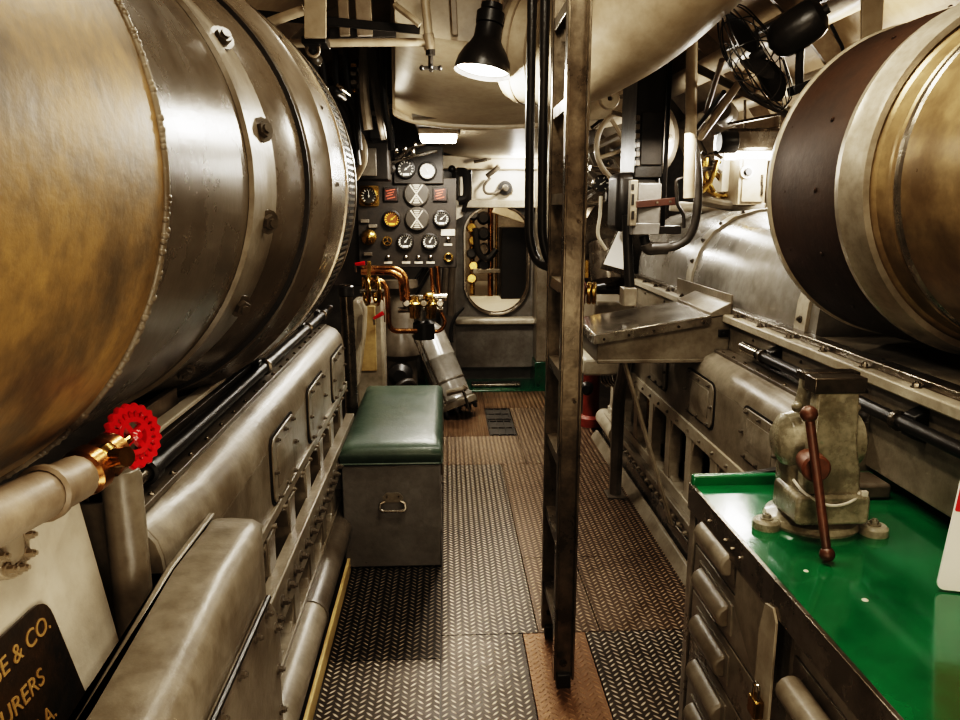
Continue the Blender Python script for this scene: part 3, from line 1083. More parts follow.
def gauge(par, px, py, rp, face='dial_black', mk='mark', bez='black', ticks=12, needle=40, flag=True, Y=YP):
    c = A(px, py, Y=Y)
    r = rp * Y / F_ * 1.0
    n = (0, -1, 0)
    g = MB().lathe(c, n, [(r * .80, .0), (r * 1.0, .0), (r * 1.02, .014), (r * .95, .03), (r * .84, .032), (r * .80, .022)], n=28, ring=True).build('gauge', bez, par)
    MB().cyl(c + V((0, -.002, 0)), c + V((0, -.012, 0)), r * .84, n=28).build('dial', face, g)
    t = MB()
    for k in range(ticks):
        a = math.radians(225 - 270 * k / (ticks - 1))
        e = V((math.cos(a), 0, math.sin(a)))
        t.bar(c + e * r * .60 + V((0, -.013, 0)), c + e * r * .80 + V((0, -.013, 0)), r * .10, .002, (-e.z, 0, e.x))
    if flag:
        t.box(c.x - r * .32, c.x + r * .32, c.y - .015, c.y - .012, c.z - r * .66, c.z - r * .44)
    t.build('scale', mk, g)
    e = V((math.cos(math.radians(needle)), 0, math.sin(math.radians(needle))))
    nd = MB().bar(c - e * r * .2 + V((0, -.018, 0)), c + e * r * .58 + V((0, -.018, 0)), r * .06, .003, (-e.z, 0, e.x))
    nd.cyl(c + V((0, -.014, 0)), c + V((0, -.022, 0)), r * .1, n=10)
    nd.build('needle', mk, g)
    return g


gpn = thing('instrument_cluster', 'black instrument panel full of round pressure gauges at the far left', 'panel', A(408, 268, Y=YP + .05))
a, b = A(359, 268, Y=YP), A(456, 178, Y=YP)
MB().box(a.x, b.x, YP, YP + .05, a.z, b.z).build('board', 'panel', gpn, bevel=.006)
a2, b2 = A(394, 184, Y=YP), A(443, 146, Y=YP)
MB().box(a2.x, b2.x, YP - .03, YP + .05, a2.z, b2.z).build('upper_board', 'panel', gpn, bevel=.006)
gauge(gpn, 406, 169, 9.3, 'dial_black', 'mark', 'black', Y=YP - .03)
gauge(gpn, 427.5, 171, 8.8, 'dial_white', 'mark', 'black', needle=120, Y=YP - .03)
# brass square gauge
c = A(369, 196, Y=YP)
MB().plate([(c.x - .072, YP, c.z - .072), (c.x + .072, YP, c.z - .072), (c.x + .072, YP, c.z + .072), (c.x - .072, YP, c.z + .072)], .012, (0, -1, 0), .02).build('square_bezel', 'brass', gpn)
gauge(gpn, 369, 196, 8.6, 'dial_black', 'mark', 'brass', needle=90, flag=False, Y=YP - .012)
for px in (391, 440):
    c = A(px, 194.5, Y=YP)
    f = MB().box(c.x - .052, c.x + .052, YP - .018, YP, c.z - .05, c.z + .05).build('counter', 'black', gpn, bevel=.004)
    MB().box(c.x - .043, c.x + .043, YP - .022, YP - .016, c.z - .04, c.z + .04).build('window', 'dial_red', f)
    t = MB()
    for k in range(4):
        zz = c.z + .030 - k * .018
        t.bar((c.x - .034 + .01 * (k % 2), YP - .023, zz - .006), (c.x + .030 - .008 * (k % 3), YP - .023, zz + .006), .005, .002, (0, 0, 1))
    t.build('figures', 'mark_red', f)
for (px, py, r) in ((416.5, 194, 12.3), (417, 219, 11.8)):
    c = A(px, py, Y=YP)
    r = r * YP / F_
    g = MB().lathe(c, (0, -1, 0), [(0, 0), (r, 0), (r, .02), (r * .9, .028), (0, .03)], n=32).build('tachometer', 'tach', gpn)
    t = MB()
    for sg in (-1, 1):
        for k in range(5):
            w = r * (.04 + .055 * k)
            z = c.z + sg * r * (.12 + .14 * k)
            t.box(c.x - w, c.x + w, YP - .034, YP - .029, z - r * .035, z + r * .035)
        t.bar((c.x - r * .5, YP - .032, c.z + sg * r * .7), (c.x, YP - .032, c.z), .008, .003, (1, 0, 0))
        t.bar((c.x + r * .5, YP - .032, c.z + sg * r * .7), (c.x, YP - .032, c.z), .008, .003, (1, 0, 0))
    t.build('markings', 'dial_white', g)
gauge(gpn, 392, 219, 8.8, 'dial_amber', 'mark_amber', 'black', ticks=14)
gauge(gpn, 441.5, 218.5, 8.4, 'dial_black', 'mark', 'black', ticks=14)
gauge(gpn, 405.5, 241.5, 8.4, 'dial_black', 'mark', 'black', ticks=14, needle=55)
gauge(gpn, 430, 241.5, 8.4, 'dial_black', 'mark', 'black', ticks=14, needle=60)
c = A(369, 237, Y=YP)
MB().lathe(c, (0, -1, 0), [(0, .06), (.02, .06), (.045, .045), (.056, .03), (.056, .01), (.03, 0)], n=24).build('brass_knob', 'brass', gpn)
c = A(387.5, 241, Y=YP)
w = MB().torus(c + V((0, -.02, 0)), (0, -1, 0), .03, .006, n=24, k=6)
for k in range(3):
    e = V((math.cos(PI / 2 + k * 2.094), 0, math.sin(PI / 2 + k * 2.094)))
    w.bar(c + V((0, -.02, 0)), c + V((0, -.02, 0)) + e * .03, .009, .006)
w.cyl(c, c + V((0, -.02, 0)), .008, n=10)
w.build('spoked_knob', 'brass', gpn)
for px in (388, 406, 418.5, 430.5, 448):
    c = A(px, 257 if px < 440 else 239, Y=YP)
    MB().sph(c + V((0, -.008, 0)), .018, n=8).build('indicator_lamp', 'chrome', gpn)
    MB().box(c.x - .03, c.x + .03, YP - .004, YP, c.z - .048, c.z - .032).build('legend_plate', 'dial_white', gpn)
c = A(448.5, 257.5, Y=YP)
MB().torus(c + V((0, -.012, 0)), (0, -1, 0), .027, .009, n=24, k=8).build('ring_socket', 'brass', gpn)
c = A(448, 232, Y=YP)
MB().box(c.x - .05, c.x + .05, YP - .006, YP, c.z - .025, c.z + .02).build('name_strip', 'dial_white', gpn)
for k, (px, py) in enumerate(((365, 221), (373, 226), (368, 254))):
    c = A(px, py, Y=YP)
    MB().box(c.x - .03, c.x + .03, YP - .02, YP, c.z - .012, c.z + .012).build('switch_plate', 'grey_dark', gpn, bevel=.002)

# bright pipework shelf above the gauges
gl = thing('gauge_lamp', 'black hooded gauge lamp with bright metal arms above the instrument panel', 'lamp', A(410, 158, Y=5.3))
MB().tube([A(388, 164, Y=5.35), A(412, 156, Y=5.3), A(437, 151, Y=5.35)], .012, n=10).build('bright_arm', 'chrome', gl)
MB().tube([A(396, 160, Y=5.4), A(410, 148, Y=5.4), A(425, 143, Y=5.42)], .016, n=10).build('upper_arm', 'steel', gl)
for px, py in ((396, 150), (405, 149), (415, 145), (413, 152)):
    MB().sph(A(px, py, Y=5.28), .018, n=8, sc=(1, 1, 1.6)).build('knob', 'chrome', gl)
MB().lathe(A(391, 168, Y=5.35), (0, -1, -.2), [(0, 0), (.028, 0), (.034, .04), (.02, .06), (0, .06)], n=16).build('socket', 'black', gl)

# grey terminal box left of it
tb = thing('terminal_box', 'grey terminal box high up beside the rim of the left drum', 'box', A(368, 180, Y=5.2))
a, b = A(352, 180, Y=5.1), A(388, 142, Y=5.1)
MB().box(a.x, b.x, 5.1, 5.4, a.z, b.z).build('box', 'black_matt', tb, bevel=.01)
a, b = A(355, 176, Y=5.09), A(376, 148, Y=5.09)
MB().box(a.x, b.x, 5.085, 5.1, a.z, b.z).build('lid', 'grey_dark', tb, bevel=.004)
o = MB().curve([A(352, 125, Y=5.0), A(362, 140, Y=4.9), A(364, 160, Y=4.9), A(356, 178, Y=5.0)], .022, n=10).build('conduit', 'beige')
tag(o, 'curved cream conduit hooked round the grey terminal box', 'conduit')

# ---- dark clutter up left between the drum and the gauge panel
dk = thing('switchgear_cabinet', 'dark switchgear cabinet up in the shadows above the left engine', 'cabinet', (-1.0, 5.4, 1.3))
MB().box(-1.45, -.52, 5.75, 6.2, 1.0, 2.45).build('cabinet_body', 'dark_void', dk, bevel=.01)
a, b = A(370, 140, Y=5.6), A(392, 70, Y=5.6)
MB().box(a.x, b.x, 5.55, 5.75, a.z, b.z).build('relay_rack', 'black', dk, bevel=.008)
for k in range(7):
    p = A(354 + (k % 2) * 6, 66 + k * 4.2, Y=5.5)
    MB().box(p.x - .018, p.x + .018, 5.47, 5.76, p.z - .012, p.z + .012).build('terminal', 'grey_light' if k % 3 else 'brass', dk)
for k in range(6):
    p = A(378 + 4 * (k % 3), 92 + k * 7, Y=5.5)
    MB().box(p.x - .05, p.x + .05, 5.50, 5.76, p.z - .016, p.z + .016).build('fuse_holder', 'grey_dark', dk, bevel=.003)
for k, (pts, mt, r) in enumerate((
        ([(322, 60), (328, 95), (345, 130), (352, 170)], 'rubber', .018), ([(335, 50), (338, 90), (352, 120), (358, 165)], 'black', .02),
        ([(345, 48), (348, 85), (356, 110), (360, 150)], 'black', .016), ([(364, 48), (364, 95), (368, 130)], 'grey_dark', .03),
        ([(372, 50), (376, 90), (386, 140)], 'rubber', .028), ([(383, 48), (384, 100), (392, 150)], 'black', .02),
        ([(300, 62), (318, 80), (333, 105), (345, 150)], 'black_matt', .025))):
    o = MB().curve([A(px, py, Y=4.9 - .12 * k) for px, py in pts], r, n=8).build('cable', mt)
    tag(o, ('slim grey brown cable curving down nearest the drum rim', 'black cable second from the drum rim in upper left clutter',
            'thin black cable right of the small terminal strip', 'straight dark grey conduit below the cream cross pipe',
            'thick brown hose dropping toward the gauge panel', 'black cable just left of the cream ceiling duct', 'thick matt black cable running along the top of the drum')[k], 'cable')
vl = thing('stop_valve', 'small black valve with bright stem beside the flat hanger, upper left', 'valve', A(312, 75, Y=3.6))
MB().lathe(A(312, 82, Y=3.6), (.05, 0, 1), [(0, 0), (.02, 0), (.028, .03), (.028, .07), (.018, .09), (.018, .14), (0, .14)], n=14).build('body', 'black', vl)
MB().cyl(A(309, 70, Y=3.57), A(316, 82, Y=3.57), .009, n=10).build('stem', 'chrome', vl)
MB().cyl(A(306, 71, Y=3.6), A(312, 84, Y=3.6), .009, n=10).build('stem', 'chrome', vl)
MB().sph(A(316, 60, Y=3.6), .03, n=8).build('union', 'grey_dark', vl)
for k, (px, py, r, mt, lb) in enumerate(((322, 84, .022, 'steel', 'dull steel pipe plug among the cables under the black stop valve'), (336, 92, .026, 'black', 'larger black pipe plug lower among the upper left cables'), (341, 88, .015, 'chrome', 'tiny bright pipe plug beside the larger black plug'))):
    o = MB().lathe(A(px, py, Y=4.0), (-.2, -1, .1), [(0, .05), (r * .6, .05), (r, .035), (r, 0), (r * .7, 0), (r * .7, -.12)], n=14).build('pipe_plug', mt)
    tag(o, lb, 'plug')

# ---- copper pipes and valves under the panel
cp = [
    ([(361, 272, 5.0), (393, 272, 5.0), (401, 278, 5.0), (403, 300, 5.05)], .020, 'upper copper pipe bending down right below the gauge panel'),
    ([(362, 268, 5.15), (397, 268, 5.15), (406, 276, 5.15), (408, 300, 5.15)], .017, 'second copper pipe just behind the upper copper pipe'),
    ([(362, 280, 4.9), (381, 280, 4.9), (387, 288, 4.9), (389, 331, 4.9), (416, 331, 5.05)], .017, 'long copper pipe dropping in front then turning right at the bottom'),
    ([(376, 284, 5.0), (381, 290, 5.0), (383, 322, 5.0)], .015, 'short copper pipe hanging beside the brass wheels'),
    ([(431, 268, 5.3), (434, 300, 5.3), (446, 322, 5.3), (441, 331, 5.3), (430, 332, 5.3)], .014, 'slim copper pipe looping by the top of the leaning cylinder'),
    ([(437, 266, 5.35), (440, 300, 5.35)], .016, 'straight upright copper pipe beneath the right of the gauge panel'),
]
for pts, r, lb in cp:
    o = MB().tube([A(*p[:2], Y=p[2]) for p in pts], r, n=12, bend=.07).build('copper_pipe', 'copper')
    tag(o, lb, 'pipe')
bv = thing('brass_handwheels', 'pair of brass handwheels edge on beside a flat brass lever', 'valve', A(371, 318, Y=4.75))
for px in (366.5, 376.5):
    MB().torus(A(px, 291, Y=4.75), (1, .32, 0), .085, .011, n=32, k=8).build('handwheel', 'brass', bv)
MB().cyl(A(360, 291, Y=4.75), A(384, 291, Y=4.75), .012, n=10).build('spindle', 'steel', bv)
MB().bar(A(369, 261, Y=4.72), A(369, 284, Y=4.72), .024, .012, (1, 0, 0)).build('lever', 'brass', bv, bevel=.002)
for px in (366.5, 376.5):
    for k in range(4):
        a = k * PI / 2 + .4
        c = A(px, 291, Y=4.75)
        MB().cyl(c, c + V((0, math.cos(a) * .085, math.sin(a) * .085)), .006, n=6).build('spoke', 'brass', bv)
for (px, py, lb, a) in ((360, 264, 'small red lever handle just left of the flat brass lever', .1), (378.5, 317, 'small red lever handle beside the ochre box', .5)):
    t = thing('red_lever', lb, 'lever', A(px, py, Y=4.7))
    c = A(px, py, Y=4.7)
    MB().tube([c + V((-.03, 0, -.02 * a)), c + V((.03, 0, .05 * a))], .012, n=10, rs=(.009, .014)).build('grip', 'red', t)
    MB().cyl(c + V((-.03, 0, -.01)), c + V((-.03, .03, -.05)), .007, n=8).build('stem', 'steel', t)
ob = thing('sight_box', 'grey box with ochre upright front standing past the left engine', 'box', A(370, 376, Y=4.9))
a, b = A(356, 374, Y=4.95), A(383, 300, Y=4.95)
MB().box(a.x, b.x, 4.95, 5.15, 0.0, b.z).build('box', 'grey_light', ob, bevel=.02)
a, b = A(361, 371, Y=4.93), A(375, 306, Y=4.93)
MB().box(a.x, b.x, 4.925, 4.95, a.z, b.z).build('ochre_board', 'ochre', ob, bevel=.003)
eh = thing('engine_accessory', 'pale rounded accessory casing with bolted plate right of the dark stanchion', 'casing', A(362, 345, Y=4.7))
MB().plate([A(346, 392, Y=4.7), A(350, 302, Y=4.7), A(359, 301, Y=4.7), A(364, 312, Y=4.7), A(363, 338, Y=4.7), A(356, 392, Y=4.7)], .25, (0, 1, 0), .05).build('casing', 'grey_light', eh, bevel=.012)
MB().plate([A(358, 316, Y=4.69), A(363, 313, Y=4.69), A(362, 338, Y=4.69), A(357, 352, Y=4.69)], .012, (0, -1, 0), .02).build('cover_plate', 'grey', eh)

# silver and brass manifold
mf = thing('valve_manifold', 'bright metal valve manifold with brass nuts above the leaning cylinder', 'valve', A(425, 310, Y=5.2))
MB().cyl(A(404, 299, Y=5.2), A(447, 297, Y=5.2), .028, n=14).build('pipe', 'chrome', mf)
MB().cyl(A(398, 310, Y=5.2), A(443, 309, Y=5.2), .02, n=12).build('lower_pipe', 'steel', mf)
for k, px in enumerate((415, 431)):
    MB().lathe(A(px, 318, Y=5.15), (0, 0, 1), [(0, 0), (.035, 0), (.035, .04), (.042, .05), (.042, .10), (.03, .11), (.03, .15), (0, .15)], n=12).build('brass_nut', 'brass', mf)
for px in (407, 424, 440):
    MB().lathe(A(px, 304, Y=5.13), (0, -1, .2), [(0, .07), (.02, .07), (.028, .05), (.028, 0), (0, 0)], n=10).build('union', 'chrome', mf)
MB().sph(A(428.5, 296, Y=5.1), .032, n=8, sc=(1.2, 1, .8)).build('yellow_knob', 'brass', mf)
MB().cyl(A(421, 300, Y=5.18), A(421, 326, Y=5.18), .018, n=10).build('drop_pipe', 'steel', mf)
MB().lathe(A(424, 330, Y=5.2), (0, 0, 1), [(0, -.06), (.075, -.06), (.075, .05), (.05, .07), (0, .07)], n=18).build('body', 'black', mf)

# dark pump behind the copper pipes
dp = thing('dark_pump', 'dark cast pump in the shadow behind the copper pipes', 'pump', (-.3, 5.7, 0))
a = A(400, 330, Y=5.6)
MB().lathe((a.x, 5.7, .0), (0, 0, 1), [(0, 0), (.20, 0), (.20, .05), (.12, .08), (.12, .45), (.17, .5), (.17, .62), (.10, .72), (.10, .95), (.14, 1.0), (.14, 1.06), (0, 1.06)], n=24).build('casing', 'grey_dark', dp)
MB().lathe((a.x, 5.6, .36), (0, -1, 0), [(0, .12), (.05, .12), (.09, .08), (.09, 0)], n=18).build('port_cover', 'black', dp)
MB().curve([(a.x - .1, 5.5, .1), (a.x - .02, 5.4, .30), (a.x + .10, 5.45, .32), (a.x + .14, 5.5, .05)], .022, n=10).build('hose', 'rubber', dp)
MB().cyl((a.x - .02, 5.3, .0), (a.x - .02, 5.3, .28), .03, n=12).build('drain_post', 'grey', dp)
MB().tube([(a.x - .02, 5.3, .22), (a.x + .1, 5.3, .22)], .02, n=10).build('drain_cock', 'steel', dp)
for k, (p0, p1, lb) in enumerate((((416, 330), (447, 405), 'upper of two thin bright rods leaning along the grey cylinder'), ((413, 335), (444, 410), 'lower of two thin bright rods leaning along the grey cylinder'))):
    o = MB().cyl(A(*p0, Y=5.5), A(*p1, Y=5.45), .008, n=8).build('thin_rod', 'steel')
    tag(o, lb, 'rod')
for k, (p0, p1, lb) in enumerate((((452, 266), (450, 315), 'dark upright pipe against the bulkhead left of the hatch'), ((446, 268), (444, 300), 'shorter dark pipe under the right corner of the gauge panel'))):
    o = MB().cyl(A(*p0, Y=6.0), A(*p1, Y=6.0), .03, n=10).build('dark_pipe', 'grey_dark')
    tag(o, lb, 'pipe')
o = MB().prism([A(398, 290, Y=5.9), A(428, 268, Y=5.9), A(440, 300, Y=5.9), A(415, 320, Y=5.9)], (0, .06, 0)).build('backing_casting', 'grey', bevel=.02)
tag(o, 'angular grey casting behind the bright manifold', 'casting')
for k in range(3):
    o = MB().curve([A(404 + 6 * k, 300 - 2 * k, Y=5.75), A(412 + 5 * k, 285, Y=5.7), A(424 + 4 * k, 268, Y=5.72)], .012, n=8).build('black_hose', 'black')
    tag(o, ('black hose nearest the copper pipes under the gauge panel', 'middle black hose of three rising to the gauge panel', 'rightmost black hose of three rising to the gauge panel')[k], 'hose')
o = MB().curve([A(463, 308, Y=6.6), A(455, 318, Y=6.5), A(451, 330, Y=6.45), A(452, 342, Y=6.4)], .014, n=8).build('black_cable', 'black')
tag(o, 'black cable curling down the bulkhead left of the hatch', 'cable')

# leaning grey cylinder
lc = thing('leaning_cylinder', 'glossy grey cylinder leaning in front of the bulkhead behind the chest', 'cylinder', (.12, 5.7, 0))
pb, ptp = A(455, 402, Y=5.72), A(425, 326, Y=5.9)
ax = (ptp - pb)
L = ax.length
MB().lathe(pb, ax, [(0, 0), (.152, 0), (.157, .02), (.142, .05), (.138, L * .55), (.142, L * .56), (.142, L * .58), (.138, L * .59), (.130, L * .9), (.09, L), (0, L)], n=32).build('barrel', 'cover_grey', lc)
fl_ = MB().lathe(pb - ax.normalized() * .05, ax, [(0, 0), (.165, 0), (.17, .012), (.17, .045), (.15, .06)], n=32).build('base_flange', 'grey', lc)
u, v, d = frame_of(ax)
for k in range(10):
    a = 2 * PI * k / 10
    bolt(fl_, pb - d * .05 + (u * math.cos(a) + v * math.sin(a)) * .145, -d, .016, .035, 'black')
MB().lathe(pb + d * .16, d, [(.138, 0), (.146, .004), (.146, .016), (.138, .02)], n=32, ring=True).build('welt', 'grey_dark', lc)
MB().tube([A(447, 393, Y=5.55), A(464, 389, Y=5.52), A(466, 386, Y=5.52)], .022, n=10).build('boss', 'grey', lc)
MB().cyl(A(463, 390, Y=5.48), A(470, 412, Y=5.44), .011, n=10).build('drain_rod', 'chrome', lc)

# ================================================================== BULKHEAD FITTINGS
kb = thing('bulkhead_valve', 'dark valve with bright round knob on the lit white bulkhead panel', 'valve', A(503, 190, Y=6.8))
c = A(505, 188, Y=6.8)
MB().lathe(c, (0, -1, 0), [(0, .10), (.025, .10), (.03, .08), (.02, .06), (.02, .0)], n=14).build('knob', 'chrome', kb)
MB().lathe(c + V((0, .02, 0)), (0, -1, 0), [(0, .05), (.06, .05), (.065, .02), (.06, 0), (0, 0)], n=18).build('body', 'black', kb)
MB().curve([A(490, 178, Y=6.76), A(484, 186, Y=6.74), A(486, 193, Y=6.74), A(496, 193, Y=6.76), A(503, 189, Y=6.78)], .012, n=8).build('supply_hose', 'grey_dark', kb)
MB().bar(A(497, 190, Y=6.79), A(513, 190, Y=6.79), .03, .03, (0, 0, 1)).build('arm', 'grey_dark', kb)
o = MB().curve([A(487, 176, Y=6.68), A(495, 170, Y=6.64), A(499, 166, Y=6.62)], .022, n=8).build('short_hose', 'grey_dark')
tag(o, 'short dark hose on the bulkhead above the lit panel', 'hose')
o = MB().tube([A(474, 162, Y=6.66), A(485, 160, Y=6.64), A(491, 158, Y=6.64)], .014, n=8).build('cable_gland', 'steel')
tag(o, 'steel cable gland just under the ceiling at the bulkhead', 'gland')
# black open bracket right of the panel
bk = thing('gear_bracket', 'black openwork gear bracket standing out against the bright bulkhead', 'bracket', A(465, 215, Y=6.1))
g = MB()
g.tube([A(457, 172, Y=6.1), A(466, 172, Y=6.1), A(468, 186, Y=6.1), A(467, 199, Y=6.1), A(458, 201, Y=6.1)], .035, n=8, bend=.05)
g.tube([A(456, 172, Y=6.1), A(455, 200, Y=6.1)], .03, n=8)
g.sph(A(452, 169, Y=6.1), .03, n=8)
g.tube([A(467, 199, Y=6.1), A(463, 212, Y=6.1)], .016, n=8)
g.build('casting', 'black', bk)
MB().cyl(A(470, 170, Y=6.08), A(470, 200, Y=6.08), .014, n=8).build('link_rod', 'black', bk)
MB().plate([A(456, 204, Y=6.14), A(464, 202, Y=6.14), A(463, 216, Y=6.14), A(456, 220, Y=6.14)], .02, (0, 1, 0)).build('white_tag', 'white', bk)

# gear beyond the hatch
g1 = thing('brass_gear_column', 'brass and dark valve column seen through the hatch', 'machine', (.40, 8.6, .5))
MB().cyl((.30, 8.6, .5), (.30, 8.6, 1.75), .028, n=12).build('brass_pipe', 'brass', g1)
MB().cyl((.50, 8.5, .5), (.50, 8.5, 1.72), .03, n=12).build('copper_pipe', 'copper', g1)
MB().cyl((.57, 8.55, .5), (.57, 8.55, 1.65), .016, n=12).build('brass_rod', 'brass', g1)
for k in range(7):
    MB().lathe((.29 + .02 * (k % 2), 8.55, .78 + .14 * k), (0, -1, .2), [(0, .10), (.045, .10), (.06, .05), (.05, 0), (0, 0)], n=12).build('valve_body', ('brass', 'brass', 'black')[k % 3], g1)
for k in range(5):
    MB().lathe((.42, 8.5, .95 + .17 * k), (0, -1, 0), [(0, .10), (.05, .10), (.075, .05), (.07, 0), (0, 0)], n=12).build('valve_block', ('black', 'steel_dark', 'black')[k % 3], g1)
MB().curve([(.33, 8.45, 1.35), (.36, 8.4, 1.10), (.46, 8.4, 1.02), (.56, 8.42, 1.12)], .035, n=10).build('black_pipe', 'black', g1)
MB().box(.30, .62, 8.4, 8.55, .86, .91).build('shelf', 'steel', g1, bevel=.004)
g2 = MB().box(.60, .95, 8.2, 8.7, .5, 1.36).build('dark_cabinet', 'black', bevel=.01)
tag(g2, 'dark cabinet standing beyond the hatch on the right', 'cabinet')
g3 = MB().prism([(.50, 8.1, 1.52), (.86, 8.1, 1.40), (.86, 8.1, 1.52), (.55, 8.1, 1.62)], (0, .25, 0)).build('cream_box', 'beige', bevel=.006)
tag(g3, 'cream box mounted high beyond the hatch', 'box')
g4 = MB().lathe((.72, 7.7, 1.75), (.2, -1, .1), [(.20, 0), (.22, .02), (.22, .06), (.20, .08), (.17, .06), (.17, .02)], n=32, ring=True).build('grey_ring', 'grey_light')
tag(g4, 'grey round ring at the top of the hatch opening', 'ring')

# ================================================================== LADDER
ld = thing('ladder', 'dark steel ladder rising from the deck in the middle of the walkway', 'ladder', (.385, 2.42, 0))
LXc = .385
for y, nm in ((2.30, 'near'), (2.60, 'far')):
    r = MB()
    w = .034
    # channel: web facing the rungs, flanges outward
    sgn = -1 if nm == 'near' else 1
    r.box(LXc - w, LXc + w, y - .004, y + .004, .035, 2.95)
    r.box(LXc - w, LXc - w + .008, y - .004 if sgn > 0 else y - .028, y + .028 if sgn > 0 else y + .004, .035, 2.95)
    r.box(LXc + w - .008, LXc + w, y - .004 if sgn > 0 else y - .028, y + .028 if sgn > 0 else y + .004, .035, 2.95)
    rl = r.build('rail', 'rail', ld, bevel=.0025)
    MB().box(LXc - .024, LXc + .024, y - .022, y + .022, 0, .05).build('foot', 'black', rl, bevel=.004)
    bolt(rl, (LXc - .005, y - .028 if sgn < 0 else y - .004, .10), (0, -1, 0), .009, .012, 'steel_dark')
    for z in (.5, 1.0, 1.55):
        bolt(rl, (LXc + .012, y - .0285 if sgn < 0 else y - .004, z), (0, -1, 0), .006, .004, 'steel_dark', 'rivet', False)
for py in (585, 509, 436, 358, 278, 196, 110, 20):
    z = A(552, py, Y=2.58).z
    st = MB().box(LXc - .028, LXc + .028, 2.303, 2.597, z - .006, z + .006)
    st.box(LXc - .028, LXc - .022, 2.303, 2.597, z - .03, z + .006)
    st.build('rung', 'rail', ld, bevel=.002)

# grab rails hooked onto the ladder
gr = thing('grab_rails', 'twin black grab bars hooked onto the upper ladder', 'handrail', (.34, 2.6, 1.4))
for (px, yb, Y) in ((530, 255, 2.72), (543, 255, 2.66)):
    MB().tube([A(px + 3, -40, Y=Y), A(px, 120, Y=Y), A(px - 1, 238, Y=Y), A(px + 6, 262, Y=Y), A(px + 22, 268, Y=2.64)], .0165, n=12, bend=.08).build('bar', 'black', gr)
sg = thing('hanging_card', 'pale printed card tilted on the ladder behind the grab bars', 'sign', A(553, 170, Y=2.5))
c4 = [A(548, 175, Y=2.50), A(551.5, 173, Y=2.56), A(562, 93, Y=2.56), A(557, 98, Y=2.50)]
cd = MB().prism([A(547, 174, Y=2.66), A(552, 172, Y=2.66), A(562, 93, Y=2.66), A(550, 118, Y=2.66)], (0, .004, 0)).build('card', 'whitepaper', sg)
for k, (px, py) in enumerate(((555, 124), (553, 133), (552, 143))):
    p = A(px, py, Y=2.657)
    MB().bar(p + V((-.007, 0, -.012)), p + V((.007, 0, .012)), .006, .001, (1, 0, 0)).build('red_mark', 'redpaper', cd)

# ================================================================== LAMPS
lp = thing('work_lamp', 'black bell shaped work lamp glowing white below the cream duct', 'lamp', A(484, 20, Y=2.95))
lc0 = A(482, 73, Y=2.95)
lax = V((.16, .10, 1)).normalized()
MB().lathe(lc0, lax, [(.104, 0), (.103, .018), (.097, .045), (.080, .078), (.060, .105), (.050, .125), (.048, .17), (.036, .18), (0, .18)], n=32).build('shade', 'black', lp)
MB().lathe(lc0 + lax * .018, lax, [(0, 0), (.097, 0), (.06, .02), (0, .03)], n=32).build('bulb', 'lamp', lp)
MB().lathe(lc0 + lax * .175, lax, [(0, 0), (.05, 0), (.052, .04), (.04, .05), (.04, .07), (0, .07)], n=20).build('collar', 'black', lp)
for dx in (-.03, 0, .03):
    MB().cyl(lc0 + lax * .22 + V((dx, 0, 0)), lc0 + lax * .60 + V((dx, 0, 0)), .010, n=10).build('hanger_rod', 'beige_d', lp)
fx = thing('ceiling_lamp', 'bright strip ceiling lamp beneath the far duct by the bulkhead', 'lamp', A(438, 138, Y=5.0))
c = A(438.5, 141, Y=5.0)
MB().plate([(c.x - .115, 4.9, c.z), (c.x + .115, 4.9, c.z), (c.x + .115, 5.2, c.z), (c.x - .115, 5.2, c.z)], .035, (0, 0, 1), .03).build('diffuser', 'lamp', fx, bevel=.012)
MB().box(c.x - .125, c.x + .125, 4.89, 5.21, c.z + .035, c.z + .07).build('housing', 'beige', fx, bevel=.006)

# ================================================================== CEILING DUCTS
dd = thing('ceiling_duct', 'broad cream ceiling duct with curved end above the walkway', 'duct', (.4, 3.3, 2.05))


def duct_sec(y, xl, xr, zb, zt, rr, bulge):
    c, n = (xl + xr) / 2, 12
    w = (xr - xl) / 2
    out = []
    for i in range(25):
        t = -1 + 2 * i / 24
        k = abs(t) ** 6
        out.append(V((c + w * t, y, zb + bulge * t * t + k * rr)))
    out.append(V((xr, y, zt)))
    out.append(V((xl, y, zt)))
    return out


MB().loft([duct_sec(3.20, -.19, .72, 2.23, 2.9, .05, .03), duct_sec(3.9, -.235, .75, 2.12, 2.85, .05, .03), duct_sec(4.55, -.28, .78, 2.04, 2.8, .04, .04)]).build('near_section', 'beige', dd, smooth=50)
MB().loft([duct_sec(4.50, -.292, .79, 2.022, 2.8, .04, .04), duct_sec(4.56, -.292, .79, 2.02, 2.8, .04, .04)]).build('end_flange', 'beige', dd, bevel=.01)
MB().loft([duct_sec(4.7, -.1, 1.2, 2.09, 2.8, .05, .03), duct_sec(5.6, -.1, 1.2, 2.00, 2.8, .05, .03), duct_sec(6.9, -.05, 1.2, 1.98, 2.8, .05, .03)]).build('far_section', 'beige', dd, smooth=50)
MB().box(-.18, .05, 4.4, 6.4, 2.07, 2.2).build('side_box', 'grey_dark', dd, bevel=.01)

